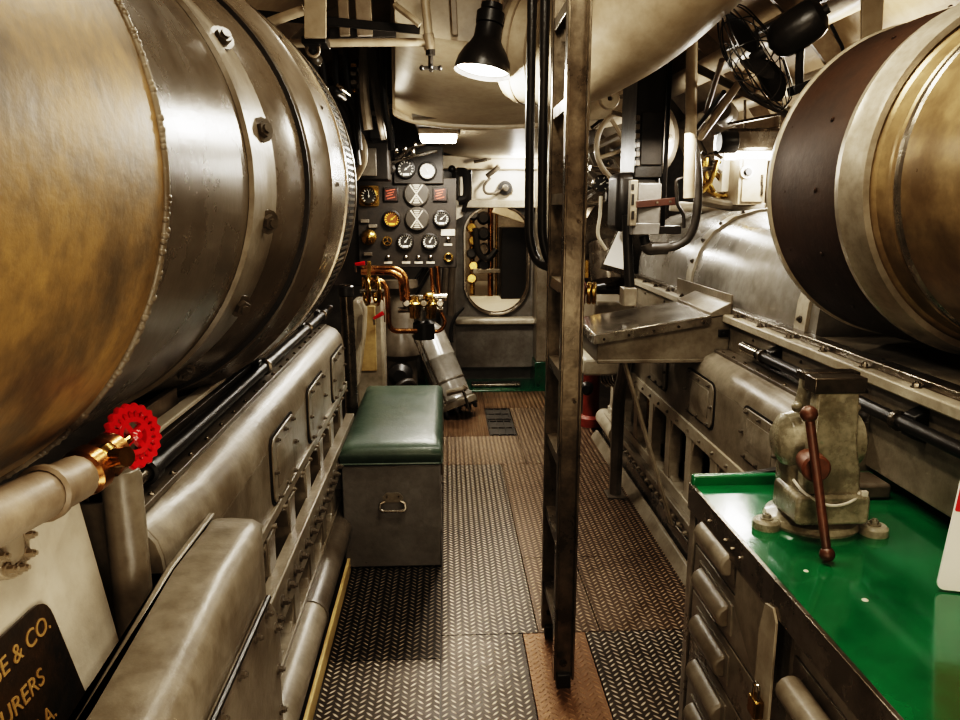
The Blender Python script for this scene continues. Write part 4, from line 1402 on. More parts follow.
bd = thing('air_duct', 'fat cream air trunk slanting up to the right behind the ladder', 'duct', (.9, 2.9, 2.1))
MB().tube([A(523, 48, Y=3.15), A(575, 52, Y=3.05), A(640, 12, Y=2.80), A(700, -48, Y=2.6), A(800, -150, Y=2.3)], .205, n=36, bend=.22).build('trunk', 'beige', bd, smooth=60)
p0 = A(523, 48, Y=3.15)
dx_ = (A(575, 52, Y=3.05) - p0).normalized()
for k in (.02, .09):
    MB().lathe(p0 + dx_ * k, dx_, [(.205, 0), (.209, .002), (.209, .007), (.205, .009)], n=36, ring=True).build('seam', 'beige_d', bd)
MB().lathe(p0 - dx_ * .05, dx_, [(0, .005), (.15, 0), (.19, .02), (.203, .055)], n=36).build('end_cap', 'beige', bd, smooth=50)

# cross pipe and verticals, upper left
xp = thing('cross_pipe', 'horizontal cream pipe under the ceiling at upper left', 'pipe', A(355, 43, Y=3.0))
MB().tube([A(262, 46, Y=2.95), A(285, 43.5, Y=3.0), A(418, 42, Y=3.0), A(428, 44, Y=3.0), A(430, 52, Y=3.0)], .0145, n=12, bend=.03).build('pipe', 'beige', xp)
MB().tube([A(423, -20, Y=3.0), A(429, 40, Y=3.0)], .0165, n=12).build('riser', 'beige', xp)
MB().cyl(A(428, 34, Y=3.0), A(430, 50, Y=3.0), .021, n=12).build('tee', 'beige_d', xp)
dv = thing('drain_valve', 'small black cross handled tap hanging from the cream pipe', 'valve', A(431, 70, Y=3.0))
MB().lathe(A(430.5, 49, Y=3.0), (0, 0, -1), [(0, 0), (.018, 0), (.018, .022), (.009, .026), (.009, .07), (0, .07)], n=12).build('body', 'black', dv)
c = A(431, 68, Y=3.0)
k = MB().bar(c - V((.034, 0, 0)), c + V((.034, 0, 0)), .012, .012)
k.bar(c - V((0, .034, 0)), c + V((0, .034, 0)), .012, .012)
for e in ((-.034, 0), (.034, 0), (0, .034), (0, -.034)):
    k.sph(c + V((e[0], e[1], 0)), .010, n=6)
k.build('cross_handle', 'black', dv)
hg = MB().prism([A(304, 38, Y=2.85), A(326, 38, Y=2.85), A(326, -30, Y=2.85), A(304, -30, Y=2.85)], (0, .012, 0)).build('flat_hanger', 'beige', bevel=.002)
tag(hg, 'flat cream hanger strap above the cross pipe at upper left', 'hanger')
hc_ = thing('hanger_clamp', 'black clamp gripping the cross pipe under the flat hanger', 'clamp', A(315, 44, Y=2.92))
a, b = A(303, 45, Y=2.9), A(327, 38, Y=2.9)
MB().box(a.x, b.x, 2.87, 2.98, a.z, b.z).build('block', 'black', hc_, bevel=.003)
MB().torus(A(313, 50, Y=2.93), (0, 1, 0), .022, .006, n=20, k=6).build('loop', 'beige_d', hc_)
o = MB().tube([A(255, 30, Y=2.9), A(275, 20, Y=2.9), A(304, 10, Y=2.9)], .018, n=12, bend=.05).build('slanting_pipe', 'beige')
tag(o, 'slanting cream pipe above the left drum near the flat hanger', 'pipe')
o = MB().bar(A(250, 14, Y=3.05), A(420, 30, Y=3.05), .03, .02, (0, 0, 1)).build('cable_tray', 'black_matt', bevel=.003)
tag(o, 'dark cable tray crossing behind the flat hanger', 'tray')
o = MB().bar(A(330, 34, Y=3.2), A(396, 33, Y=3.2), .035, .03, (0, 0, 1)).build('dark_channel', 'black_matt', bevel=.003)
tag(o, 'dark channel just above the cream cross pipe', 'channel')
for k, (px, w) in enumerate(((342, .02), (362, .03), (452, .012), (520, .025))):
    o = MB().bar(A(px, -25, Y=3.15), A(px + 3, 36, Y=3.15), w * 2, .03, (1, 0, 0)).build('ceiling_strut', 'beige_d', bevel=.003)
    tag(o, ('narrow cream strut right of the flat hanger', 'wider cream strut above the dark channel', 'thin cream strut left of the work lamp', 'cream strut beside the collar of the work lamp')[k], 'strut')
o = MB().tube([A(395, 5, Y=2.95), A(412, 18, Y=2.9), A(420, 25, Y=2.9)], .012, n=8).build('clip_pipe', 'beige')
tag(o, 'short slanted cream pipe beside the riser of the cross pipe', 'pipe')

# ================================================================== TABLE (sloping desk)
tbx = thing('chart_desk', 'sloping steel topped desk fixed to the right engine', 'desk', (.94, 3.44, .9))
x0, x1, ya, yb_ = .655, 1.235, 3.22, 3.70
zb, zl, zr = .935, 1.040, 1.135
MB().hexa([(x0, ya, zb), (x1, ya, zb), (x1, yb_, zb), (x0, yb_, zb), (x0, ya, zl), (x1, ya, zr), (x1, yb_, zr), (x0, yb_, zl)]).build('box', 'grey', tbx, bevel=.004)
# lid
xr = x1 - .09
zl2 = zl + (zr - zl) * (xr - x0) / (x1 - x0)
ldz = .012
lid = MB().hexa([(x0 - .012, ya - .012, zl), (xr, ya - .012, zl2), (xr, yb_ + .01, zl2), (x0 - .012, yb_ + .01, zl), (x0 - .012, ya - .012, zl + ldz), (xr, ya - .012, zl2 + ldz), (xr, yb_ + .01, zl2 + ldz), (x0 - .012, yb_ + .01, zl + ldz)]).build('lid', 'lid_steel', tbx, bevel=.003)
es = MB().hexa([(x0 - .014, ya - .018, zl - .03), (xr, ya - .018, zl2 - .026), (xr, ya - .010, zl2 - .026), (x0 - .014, ya - .010, zl - .03), (x0 - .014, ya - .018, zl + .008), (xr, ya - .018, zl2 + .008), (xr, ya - .010, zl2 + .008), (x0 - .014, ya - .010, zl + .008)])
es.hexa([(x0 - .02, ya - .018, zl - .03), (x0 - .012, ya - .018, zl - .03), (x0 - .012, yb_, zl - .03), (x0 - .02, yb_, zl - .03), (x0 - .02, ya - .018, zl + .008), (x0 - .012, ya - .018, zl + .008), (x0 - .012, yb_, zl + .008), (x0 - .02, yb_, zl + .008)])
es = es.build('edge_strip', 'steel', lid)
for k in range(5):
    f = .05 + k * .22
    bolt(es, (x0 + (xr - x0) * f, ya - .018, zl - .012 + (zl2 - zl) * f), (0, -1, 0), .007, .005, 'steel_dark', 'rivet', False)
for k in range(4):
    bolt(es, (x0 - .02, ya + .05 + k * .12, zl - .012), (-1, 0, 0), .007, .005, 'steel_dark', 'rivet', False)
MB().hexa([(xr, ya - .006, zl2 + .002), (x1 + .004, ya - .006, zr + .002), (x1 + .004, yb_, zr + .002), (xr, yb_, zl2 + .002), (xr, ya - .006, zl2 + .024), (x1 + .004, ya - .006, zr + .055), (x1 + .004, yb_, zr + .055), (xr, yb_, zl2 + .024)]).build('hinge_block', 'grey', tbx, bevel=.003)
MB().box(x1 - .004, x1 + .004, ya - .006, 4.0, zr, zr + .085).build('upstand', 'grey', tbx, bevel=.002)
MB().box(x0 + .002, x1, ya - .010, yb_, zb - .012, zb + .004).build('bottom_flange', 'grey', tbx, bevel=.003)
c = A(723, 333, Y=ya)
lt_ = MB().box(c.x - .022, c.x + .022, ya - .012, ya, c.z - .016, c.z + .016).build('latch', 'black', tbx, bevel=.003)
bolt(lt_, (c.x, ya - .012, c.z), (0, -1, 0), .008, .01, 'black', 'latch_knob', False)
MB().bar((.79, 3.30, .93), (1.05, 3.30, .13), .052, .014, (0, 1, 0)).build('brace', 'grey_light', tbx, bevel=.003)
MB().tube([(.94, 4.0, .0), (.94, 4.0, .58), (.93, 3.85, .74), (.90, 3.66, .93)], .034, n=10, bend=.12).build('leg', 'grey_dark', tbx)
MB().box(.89, .99, 3.94, 4.06, 0, .012).build('foot', 'grey_dark', tbx, bevel=.003)

# clipboard / framed sheet behind the desk
cf = thing('framed_sheet', 'tilted white framed sheet propped behind the desk', 'sign', A(612, 290, Y=3.8))
q = [A(597, 270, Y=3.95), A(624, 276, Y=3.85), A(627, 226, Y=3.98), A(620, 226, Y=4.02)]
q = [A(600, 268, Y=3.92), A(625, 275, Y=3.80), A(627, 228, Y=3.95), A(619, 226, Y=3.99)]
n_ = (q[1] - q[0]).cross(q[3] - q[0]).normalized()
if n_.y > 0:
    n_ = -n_
MB().prism(q, -n_ * .012).build('frame', 'steel_dark', cf, bevel=.002)
cc = sum(q, V()) / 4
MB().prism([cc + (p - cc) * .80 + n_ * .002 for p in q], -n_ * .003).build('sheet', 'whitepaper', cf)

# grey machine body with discs behind ladder
gm = thing('governor_casing', 'grey governor casing with brass edged discs left of the desk', 'machine', A(605, 300, Y=4.3))
gp0 = A(600, 262, Y=4.4)
MB().box(.86, 1.10, 4.35, 4.75, .70, 1.05).build('casing', 'grey', gm, bevel=.02)
MB().box(.80, 1.08, 4.30, 4.80, .62, .72).build('base', 'grey_light', gm, bevel=.015)
for k, px in enumerate((581, 587, 592)):
    MB().lathe(A(px, 293, Y=4.1), (1, -.25, 0), [(0, 0), (.055, 0), (.062, .006), (.062, .018), (.055, .024), (0, .024)], n=28).build('disc', ('red_dull', 'brass', 'brass')[k], gm)
MB().bar(A(586.5, 260, Y=4.08), A(586.5, 278, Y=4.08), .022, .018, (1, 0, 0)).build('brass_handle', 'brass', gm, bevel=.003)
MB().tube([A(580, 290, Y=4.1), A(604, 286, Y=4.25)], .016, n=10).build('spindle', 'black', gm)
# red machine low behind
rm = thing('red_pump', 'dull red pump low down behind the ladder', 'pump', A(590, 385, Y=5.6))
a = A(591, 400, Y=5.4)
MB().lathe((a.x, 5.4, 0), (0, 0, 1), [(0, 0), (.09, 0), (.09, .06), (.06, .08), (.06, .42), (.08, .45), (.08, .52), (0, .55)], n=20).build('body', 'red_dull', rm)
MB().lathe((a.x - .05, 5.32, .3), (-.3, -1, 0), [(0, .06), (.03, .06), (.05, .03), (.05, 0), (0, 0)], n=14).build('port', 'black', rm)
cl = thing('coil_bundle', 'row of bright thin tubes on the right engine end under the desk', 'tubing', A(603, 375, Y=4.6))
for k in range(5):
    MB().tube([A(600 + 3.2 * k, 360, Y=4.55), A(600 + 3.2 * k, 372, Y=4.5), A(602 + 3.2 * k, 382, Y=4.5), A(607 + 3 * k, 386, Y=4.55)], .008, n=8, bend=.03).build('tube', 'chrome', cl)

# ================================================================== CONTROL COLUMN
cb_ = thing('control_cabinet', 'tall black control cabinet hanging from overhead right of the ladder', 'cabinet', (1.0, 3.7, 1.7))
a, b = A(634, 178, Y=3.6), A(668, 62, Y=3.6)
MB().box(a.x, b.x, 3.6, 3.9, a.z, b.z + .12).build('cabinet', 'black', cb_, bevel=.006)
a, b = A(640, 165, Y=3.59), A(664, 112, Y=3.59)
MB().box(a.x, b.x, 3.585, 3.6, a.z, b.z).build('door', 'black_matt', cb_, bevel=.004)
for k in range(6):
    p = A(638, 118 + k * 9, Y=3.585)
    MB().box(p.x - .012, p.x + .008, 3.578, 3.6, p.z - .012, p.z + .012).build('hinge', 'grey_dark', cb_, bevel=.002)
a, b = A(616, 232, Y=3.62), A(662, 172, Y=3.62)
MB().box(a.x, b.x, 3.62, 3.85, a.z, b.z).build('lower_case', 'black', cb_, bevel=.03)
a, b = A(664, 234, Y=3.55), A(673, 60, Y=3.55)
MB().box(a.x, b.x, 3.55, 3.62, a.z, b.z).build('channel', 'black_matt', cb_, bevel=.003)
a, b = A(659, 234, Y=3.53), A(681, 226, Y=3.53)
MB().box(a.x, b.x, 3.52, 3.62, a.z, b.z).build('foot_bracket', 'black', cb_, bevel=.003)
sb = thing('switch_box', 'grey switch box strapped with a rust red band to the black cabinet', 'box', A(648, 236, Y=3.5))
a, b = A(637, 224, Y=3.48), A(662, 183, Y=3.48)
MB().box(a.x, b.x, 3.48, 3.62, a.z, b.z).build('case', 'chest', sb, bevel=.006)
a, b = A(632, 235, Y=3.475), A(660, 223, Y=3.475)
MB().box(a.x, b.x, 3.475, 3.62, a.z, b.z).build('lower_cover', 'chest', sb, bevel=.004)
a, b = A(629, 226, Y=3.46), A(638, 180, Y=3.46)
bp_ = MB().box(a.x, b.x, 3.455, 3.50, a.z, b.z).build('side_bracket', 'grey', sb, bevel=.003)
for py0, py1 in ((184, 190), (194, 205), (211, 219)):
    a, b = A(631.5, py1, Y=3.45), A(634.5, py0, Y=3.45)
    MB().box(a.x, b.x, 3.452, 3.46, a.z, b.z).build('slot', 'black', bp_)
p0, p1 = A(635, 204.5, Y=3.46), A(678, 201, Y=3.50)
r_ = MB().bar(p0, p1, .034, .012, (0, 0, 1)).build('red_strap', 'strap_red', sb, bevel=.003)
for px in (657, 670):
    bolt(r_, A(px, 204.5 - (px - 635) * .08, Y=3.46), (0, -1, 0), .007, .008, 'steel', washer=False)
MB().cyl(A(644, 236, Y=3.52), A(646, 246, Y=3.52), .022, n=12).build('gland', 'black', sb)
fh = thing('flexible_hose', 'fat dark flexible hose looping up right from under the switch box', 'hose', A(668, 250, Y=3.5))
MB().curve([A(664, 248, Y=3.5), A(676, 246, Y=3.5), A(688, 238, Y=3.48), A(695, 222, Y=3.46), A(698, 195, Y=3.46), A(697, 165, Y=3.46), A(692, 140, Y=3.5)], .020, n=12).build('hose', 'rubber', fh)
MB().tube([A(646, 244, Y=3.5), A(648, 249, Y=3.5), A(667, 248, Y=3.5)], .029, n=14, bend=.03).build('elbow', 'rubber', fh)
o = MB().tube([A(627, 215, Y=3.56), A(628, 250, Y=3.56), A(630, 292, Y=3.56)], .024, n=12).build('drop_pipe', 'black')
tag(o, 'black pipe dropping from the black cabinet to the desk', 'pipe')
o = MB().box(*[q for pr in zip(A(624, 300, Y=3.5)[:1], A(637, 290, Y=3.5)[:1]) for q in pr], 3.50, 3.60, 1.135, 1.22).build('pipe_socket', 'grey', bevel=.004)
tag(o, 'grey block holding the foot of the black drop pipe', 'block')
o = MB().tube([A(692, 40, Y=3.35), A(691, 120, Y=3.35), A(689, 198, Y=3.35)], .0245, n=16).build('pale_post', 'beige')
tag(o, 'upright cream pipe right of the black cabinet', 'pipe')
o = MB().tube([A(683, 178, Y=3.4), A(676, 180, Y=3.4), A(677, 205, Y=3.4), A(684, 214, Y=3.4), A(684, 228, Y=3.4)], .008, n=8, bend=.03).build('crank_handle', 'black')
tag(o, 'thin black crank beside the foot of the cream pipe', 'handle')
rods = [((700, 138), (747, 72), .016, 'beige', 'thick slanting cream rod right of the upright pipe'), ((706, 112), (722, 60), .012, 'beige_d', 'thin steep cream rod above the slanting rod'),
        ((697, 128), (724, 92), .010, 'black', 'dark thin rod under the slanting cream rod'), ((693, 66), (800, 120), .018, 'grey_dark', 'dark sloping rail under the wire fan'),
        ((725, 84), (800, 112), .010, 'beige', 'pale thin rail parallel to the dark sloping rail')]
for p0, p1, r, mt, lb in rods:
    o = MB().cyl(A(*p0, Y=3.5), A(*p1, Y=3.2), r, n=10).build('brace_rod', mt)
    tag(o, lb, 'rod')

# handwheel behind the cabinet
hw = thing('large_handwheel', 'large cream rimmed handwheel half hidden behind the black cabinet', 'handwheel', A(628, 185, Y=4.5))
c = A(629, 148, Y=4.5)
w = MB().torus(c, (.25, -1, .1), .205, .016, n=48, k=10)
w.build('rim', 'beige', hw)
u, v, d = frame_of((.25, -1, .1))
for k in range(5):
    a = k * 2 * PI / 5 + .3
    MB().cyl(c, c + (u * math.cos(a) + v * math.sin(a)) * .20, .012, n=8).build('spoke', 'beige', hw)
MB().lathe(c - V((0, .05, 0)), d, [(0, .06), (.03, .06), (.045, .03), (.045, -.03), (.02, -.2), (0, -.2)], n=16).build('hub', 'black', hw)
ga = thing('pressure_gauge', 'round pressure gauge with white supply line low left of the large handwheel', 'gauge', A(600, 195, Y=4.2))
gauge(ga, 600.5, 184, 9, 'dial_black', 'mark', 'steel_dark', ticks=6, needle=35, flag=False, Y=4.2)
MB().curve([A(601, 196, Y=4.2), A(600, 215, Y=4.2), A(598, 235, Y=4.2), A(606, 250, Y=4.2)], .010, n=8).build('supply_line', 'white', ga)
MB().lathe(A(606, 196, Y=4.2), (1, 0, 0), [(0, 0), (.03, 0), (.045, .03), (.03, .07), (.045, .08), (.045, .10), (0, .10)], n=14).build('valve', 'black', ga)
am = thing('air_manifold', 'dark ribbed air manifold high up behind the large handwheel', 'manifold', (1.25, 5.3, 1.8))
MB().lathe((1.22, 5.0, 2.02), (0, 1, 0), [(0, 0), (.26, .01), (.30, .05), (.30, .2), (.33, .21), (.33, .27), (.30, .28), (.30, .6), (.33, .61), (.33, .67), (.30, .68), (.30, 1.4), (0, 1.4)], n=32).build('barrel', 'grey_dark', am)
MB().tube([(1.08, 4.98, 1.95), (1.08, 4.85, 1.95), (1.20, 4.80, 1.75), (1.35, 4.85, 1.62)], .06, n=14, bend=.08).build('branch_pipe', 'grey', am)
for k in range(8):
    a_ = k * PI / 4
    bolt(am, (1.22 + .22 * math.cos(a_), 5.01, 2.02 + .22 * math.sin(a_)), (0, -1, 0), .016, .025, 'steel')
for k, (p0, p1, r_c, mt, lb) in enumerate((
        ((588, 150), (626, 132), .022, 'grey', 'grey pipe crossing behind the upper left of the large handwheel'),
        ((590, 168), (622, 172), .018, 'steel', 'bright steel pipe stub behind the large handwheel'),
        ((592, 128), (618, 108), .014, 'steel_dark', 'dark steel rod under the pale pulley'),
        ((586, 205), (612, 200), .016, 'steel', 'bright thin pipe beside the pressure gauge'))):
    o = MB().cyl(A(*p0, Y=4.7), A(*p1, Y=4.75), r_c, n=10).build('small_pipe', mt)
    tag(o, lb, 'pipe')
bw = thing('exhaust_casing', 'big dark rounded casing behind the ladder and gauge line', 'casing', A(590, 270, Y=5.6))
MB().lathe((1.25, 5.3, 1.38), (0, 1, 0), [(0, 0), (.30, .02), (.36, .1), (.36, .3), (.38, .32), (.38, .4), (.36, .42), (.36, 1.2), (0, 1.2)], n=32).build('casing', 'steel_dark', bw)
MB().lathe((1.12, 5.15, 1.15), (0, -.3, -1), [(0, .12), (.08, .11), (.13, .06), (.14, -.05), (.14, -.2)], n=24).build('bowl', 'steel_dark', bw)
rp = MB()
rl_ = thing('pulley', 'pale pulley roller on a bracket under the air trunk', 'pulley', A(610, 110, Y=4.4))
MB().lathe(A(608, 100, Y=4.4), (0, -1, 0), [(.014, 0), (.05, 0), (.055, .01), (.05, .03), (.055, .05), (.05, .06), (.014, .06)], n=24, ring=True).build('roller', 'beige', rl_)
MB().bar(A(600, 100, Y=4.38), A(632, 95, Y=4.38), .02, .02, (0, 0, 1)).build('bracket', 'steel', rl_)
MB().bar(A(612, 112, Y=4.45), A(632, 118, Y=4.45), .02, .02, (0, 0, 1)).build('bracket', 'steel', rl_)

# ================================================================== FAN
fn = thing('wire_fan', 'black caged electric fan bolted to the hull at upper right', 'fan', A(812, 75, Y=2.7))
ma = V((-.69, .52, -.50)).normalized()
mc = A(796, 30, Y=2.62)
MB().lathe(mc - ma * .085, ma, [(0, -.012), (.03, -.01), (.055, .005), (.066, .03), (.068, .10), (.062, .14), (.045, .165), (.02, .175), (0, .18)], n=28).build('motor', 'black', fn)
MB().lathe(mc - ma * .11, ma, [(0, 0), (.016, 0), (.016, .03), (0, .03)], n=12).build('oscillator_knob', 'black', fn)
hb = mc + ma * .14
MB().lathe(hb - ma * .03, ma, [(.0, 0), (.022, 0), (.026, .03), (.018, .05), (0, .055)], n=16).build('hub', 'black', fn)
u, v, d = frame_of(ma)
for k in range(4):
    a0 = k * PI / 2 + 1.0
    loops = []
    for i, (rr, w, tw) in enumerate(((.018, .012, .9), (.05, .038, .75), (.10, .060, .6), (.145, .058, .5), (.168, .034, .45), (.175, .010, .45))):
        e = u * math.cos(a0) + v * math.sin(a0)
        tdir = (-u * math.sin(a0) + v * math.cos(a0)) * math.cos(tw) + d * math.sin(tw)
        nn_ = e.cross(tdir).normalized()
        cpt = hb + e * rr
        loops.append([cpt - tdir * w - nn_ * .0015, cpt + tdir * w - nn_ * .0015, cpt + tdir * w + nn_ * .0015, cpt - tdir * w + nn_ * .0015])
    MB().loft(loops).build('blade', 'black_matt', fn)
cg = MB()
cw = .0022
for R_, off in ((.20, .0), (.20, .014)):
    cg.torus(hb + d * off, d, R_, cw * 1.2, n=40, k=5)
cg.torus(hb + d * .065, d, .10, cw, n=32, k=5)
cg.torus(hb + d * .075, d, .045, cw, n=24, k=5)
cg.torus(hb - d * .05, d, .11, cw, n=32, k=5)
for k in range(12):
    a = 2 * PI * k / 12
    e = u * math.cos(a) + v * math.sin(a)
    cg.curve([hb + d * .085 + e * .02, hb + d * .072 + e * .11, hb + d * .035 + e * .185, hb + e * .202, hb - d * .04 + e * .165, hb - d * .065 + e * .06], cw, n=5, k=4)
cg.build('cage', 'black', fn)
MB().tube([mc - V((-.02, 0, .05)), mc + V((.035, .03, -.12)), mc + V((.05, .05, -.17))], .014, n=10, bend=.03).build('neck', 'black', fn)
fb = MB().prism([mc + V((.02, .03, -.17)), mc + V((.13, .03, -.13)), mc + V((.13, .03, -.16)), mc + V((.03, .03, -.20))], (0, .06, 0)).build('base', 'black', fn, bevel=.004)
MB().curve([mc - ma * .05 + V((.07, 0, -.015)), mc + V((.14, 0, -.02)), mc + V((.18, .03, -.06)), mc + V((.185, .06, -.12))], .006, n=8).build('power_cord', 'black', fn)

# ================================================================== UPPER RIGHT
hg = MB().prism([A(862, 44, Y=2.75), A(882, 42, Y=2.75), A(886, -40, Y=2.75), A(862, -40, Y=2.75)], (0, .012, 0)).build('flat_hanger', 'beige', bevel=.002)
tag(hg, 'flat cream hanger strap above the right drum', 'hanger')
for k, (x, z, r, mt, lb) in enumerate(((1.62, 2.42, .07, 'beige', 'thick cream pipe along the hull above the right drum'), (1.38, 2.62, .05, 'beige_d', 'dull cream pipe high on the hull at right'), (1.80, 2.20, .04, 'beige', 'slimmer cream pipe along the hull behind the fan'))):
    o = MB().cyl((x, 1.0, z), (x, 5.9, z), r, n=18).build('hull_pipe', mt)
    tag(o, lb, 'pipe')
o = MB().curve([(1.50, 1.8, 2.36), (1.5, 2.6, 2.37), (1.49, 3.4, 2.40), (1.5, 4.2, 2.41)], .012, n=8).build('cable', 'black')
tag(o, 'black cable strung along the hull above the fan', 'cable')
lf = thing('strip_light', 'dark strip light fitting throwing glare behind the right drum', 'lamp', A(765, 150, Y=4.2))
a, b = A(728, 151, Y=4.2), A(812, 128, Y=4.2)
MB().box(a.x, b.x, 4.2, 4.45, a.z, b.z).build('housing', 'steel_dark', lf, bevel=.02)
MB().box(a.x + .05, b.x, 4.24, 4.40, a.z - .035, a.z + .005).build('tube', 'tube', lf, bevel=.008)
MB().lathe(A(719, 142, Y=4.2), (1, 0, 0), [(0, 0), (.05, 0), (.06, .02), (.06, .09), (.04, .10), (0, .10)], n=18).build('end_cap', 'black', lf)
for px in (745, 780):
    MB().cyl(A(px, 130, Y=4.3), A(px, 100, Y=4.3), .008, n=8).build('hanger', 'steel', lf)
o = MB().cyl(A(728, 124, Y=4.0), A(812, 108, Y=4.0), .008, n=8).build('thin_rail', 'steel_dark')
tag(o, 'thin dark rail above the strip light', 'rail')
o = MB().prism([A(735, 126, Y=4.4), A(790, 110, Y=4.4), A(800, 124, Y=4.4), A(745, 132, Y=4.4)], (0, .05, 0)).build('light_hood', 'beige_d', bevel=.005)
tag(o, 'dull cream hood plate over the strip light', 'plate')
cbn = thing('wall_cabinet', 'cream wall cabinet with black latch knob behind the right drum', 'cabinet', A(752, 205, Y=4.3))
a, b = A(737, 205, Y=4.3), A(768, 156, Y=4.3)
MB().box(a.x, b.x, 4.3, 4.5, a.z, b.z).build('case', 'beige', cbn, bevel=.004)
a, b = A(741, 202, Y=4.29), A(765, 158, Y=4.29)
dr = MB().box(a.x, b.x, 4.288, 4.30, a.z, b.z).build('door', 'beige', cbn, bevel=.003)
c = A(747, 172, Y=4.28)
MB().lathe(c, (0, -1, 0), [(0, 0), (.036, 0), (.036, .006), (0, .008)], n=20).build('latch_plate', 'white', dr)
MB().lathe(c, (0, -1, 0), [(0, .03), (.018, .03), (.022, .02), (.022, .0)], n=16).build('knob', 'black', dr)
for py in (180, 190):
    p = A(762, py, Y=4.28)
    MB().box(p.x - .006, p.x + .006, 4.28, 4.29, p.z - .03, p.z + .03).build('hinge', 'steel_dark', dr)
a, b = A(721, 192, Y=4.45), A(737, 150, Y=4.45)
o = MB().box(a.x, b.x, 4.45, 4.6, a.z, b.z).build('white_box', 'white', bevel=.004)
tag(o, 'white box glaring under the strip light, left of the wall cabinet', 'box')
pr = thing('brass_pipework', 'tangle of brass pipes under the glare left of the white box', 'pipework', A(708, 195, Y=4.4))
for k, pts in enumerate(([(700, 162), (712, 170), (722, 182), (728, 197)], [(701, 178), (708, 190), (720, 196), (730, 196)], [(706, 158), (706, 176), (714, 192)], [(700, 170), (716, 168), (722, 172)], [(718, 160), (712, 178), (702, 192)])):
    MB().curve([A(px, py, Y=4.5 - .04 * k) for px, py in pts], .014, n=8).build('pipe', 'brass' if k != 3 else 'grey_dark', pr)
for k, pts in enumerate(([(702, 152), (712, 160), (721, 162)], [(704, 156), (714, 154), (722, 158)])):
    MB().curve([A(px, py, Y=4.45) for px, py in pts], .010, n=8).build('dark_pipe', 'steel_dark', pr)
o = MB().lathe(A(723, 112, Y=4.0), (-.6, -1, .1), [(0, .05), (.05, .05), (.06, .03), (.06, -.1), (.04, -.14), (0, -.14)], n=20).build('round_motor', 'grey_dark')
tag(o, 'dark round motor body above the glare by the slanting rods', 'motor')
o = MB().cyl(A(670, 206, Y=4.7), A(800, 214, Y=4.6), .03, n=12).build('long_pipe', 'white')
tag(o, 'long pale pipe lying along the top of the right engine', 'pipe')
o = MB().curve([A(700, 200, Y=4.5), A(730, 206, Y=4.4), A(765, 208, Y=4.3)], .03, n=10).build('grey_pipe', 'grey')
tag(o, 'grey curved pipe below the wall cabinet', 'pipe')
a, b = A(713, 176, Y=4.7), A(702, 130, Y=4.7)

# ================================================================== BENCH
bn = thing('workbench', 'steel fronted workbench with glossy green top at lower right', 'workbench', (1.2, 1.3, 0))
bx, by0, by1, bz = .715, .45, 2.07, .80
MB().box(bx + .02, 1.70, by0, by1, .0, bz - .03).build('carcass', 'bench_steel', bn, bevel=.004)
MB().box(bx - .004, 1.75, by0, by1, bz - .012, bz).build('top', 'green', bn, bevel=.003)
MB().box(bx - .004, 1.75, by1 - .010, by1 + .012, bz - .02, bz + .032).build('back_lip', 'green', bn, bevel=.006)
MB().box(bx - .008, bx + .004, by0, by1 + .012, bz - .075, bz + .003).build('edge_trim', 'steel', bn, bevel=.002)
MB().box(bx, bx + .06, by1 - .03, by1 + .012, 0, bz - .02).build('corner_post', 'bench_steel', bn, bevel=.003)
dh = .142
for k in range(5):
    z1 = bz - .085 - k * dh + .06
    d_ = MB().box(bx + .004, bx + .03, 1.56, 2.03, z1 - dh + .006, min(z1, bz - .08)).build('drawer', 'bench_steel', bn, bevel=.003)
    zc = z1 - dh * .48
    pr_ = [(bx + .004, zc - .030), (bx - .016, zc - .030), (bx - .026, zc - .020), (bx - .030, zc + .000), (bx - .024, zc + .018), (bx - .008, zc + .030), (bx + .004, zc + .034)]
    MB().prism([(x, 1.745, z) for x, z in pr_], (0, .215, 0)).build('cup_pull', 'grey', d_, bevel=.007, smooth=50)
    MB().box(bx - .001, bx + .005, 1.725, 1.98, zc - .042, zc + .042).build('pull_plate', 'bench_steel', d_, bevel=.001)
for k in range(3):
    z1 = bz - .085 - k * .23
    d_ = MB().box(bx + .010, bx + .03, .55, 1.43, z1 - .22, z1).build('drawer', 'bench_steel', bn, bevel=.003)
    zc = z1 - .085
    MB().tube([(bx - .02, 1.16, zc), (bx - .02, 1.36, zc)], .03, n=14).build('round_pull', 'grey', d_)
    MB().box(bx + .004, bx + .012, 1.12, 1.40, zc - .03, zc + .05).build('pull_plate', 'steel', d_, bevel=.001)
bar_ = MB().plate([(bx - .008, 1.455, .05), (bx - .008, 1.535, .05), (bx - .008, 1.535, .66), (bx - .008, 1.515, .735), (bx - .008, 1.475, .745), (bx - .008, 1.455, .72)], .006, (-1, 0, 0)).build('locking_bar', 'grey_light', bn, bevel=.001)
MB().plate([(bx - .003, 1.50, .48), (bx - .003, 1.70, .62), (bx - .003, 1.70, .725), (bx - .003, 1.50, .725)], .003, (-1, 0, 0), .01).build('hasp_plate', 'grey', bn, bevel=.001)
for py in (1.68, 1.73, 1.78, 1.9):
    bolt(bn, (bx - .008, py, bz - .04), (-1, 0, 0), .006, .005, 'steel', 'rivet', False)
pk = thing('padlock', 'small brass padlock hanging on the locking bar of the bench drawers', 'padlock', (bx - .03, 1.495, .46))
MB().box(bx - .037, bx - .014, 1.475, 1.515, .47, .515).build('body', 'brass', pk, bevel=.004)
MB().tube([(bx - .026, 1.482, .51), (bx - .026, 1.482, .548), (bx - .026, 1.508, .548), (bx - .026, 1.508, .51)], .004, n=8, bend=.012).build('shackle', 'chrome', pk)
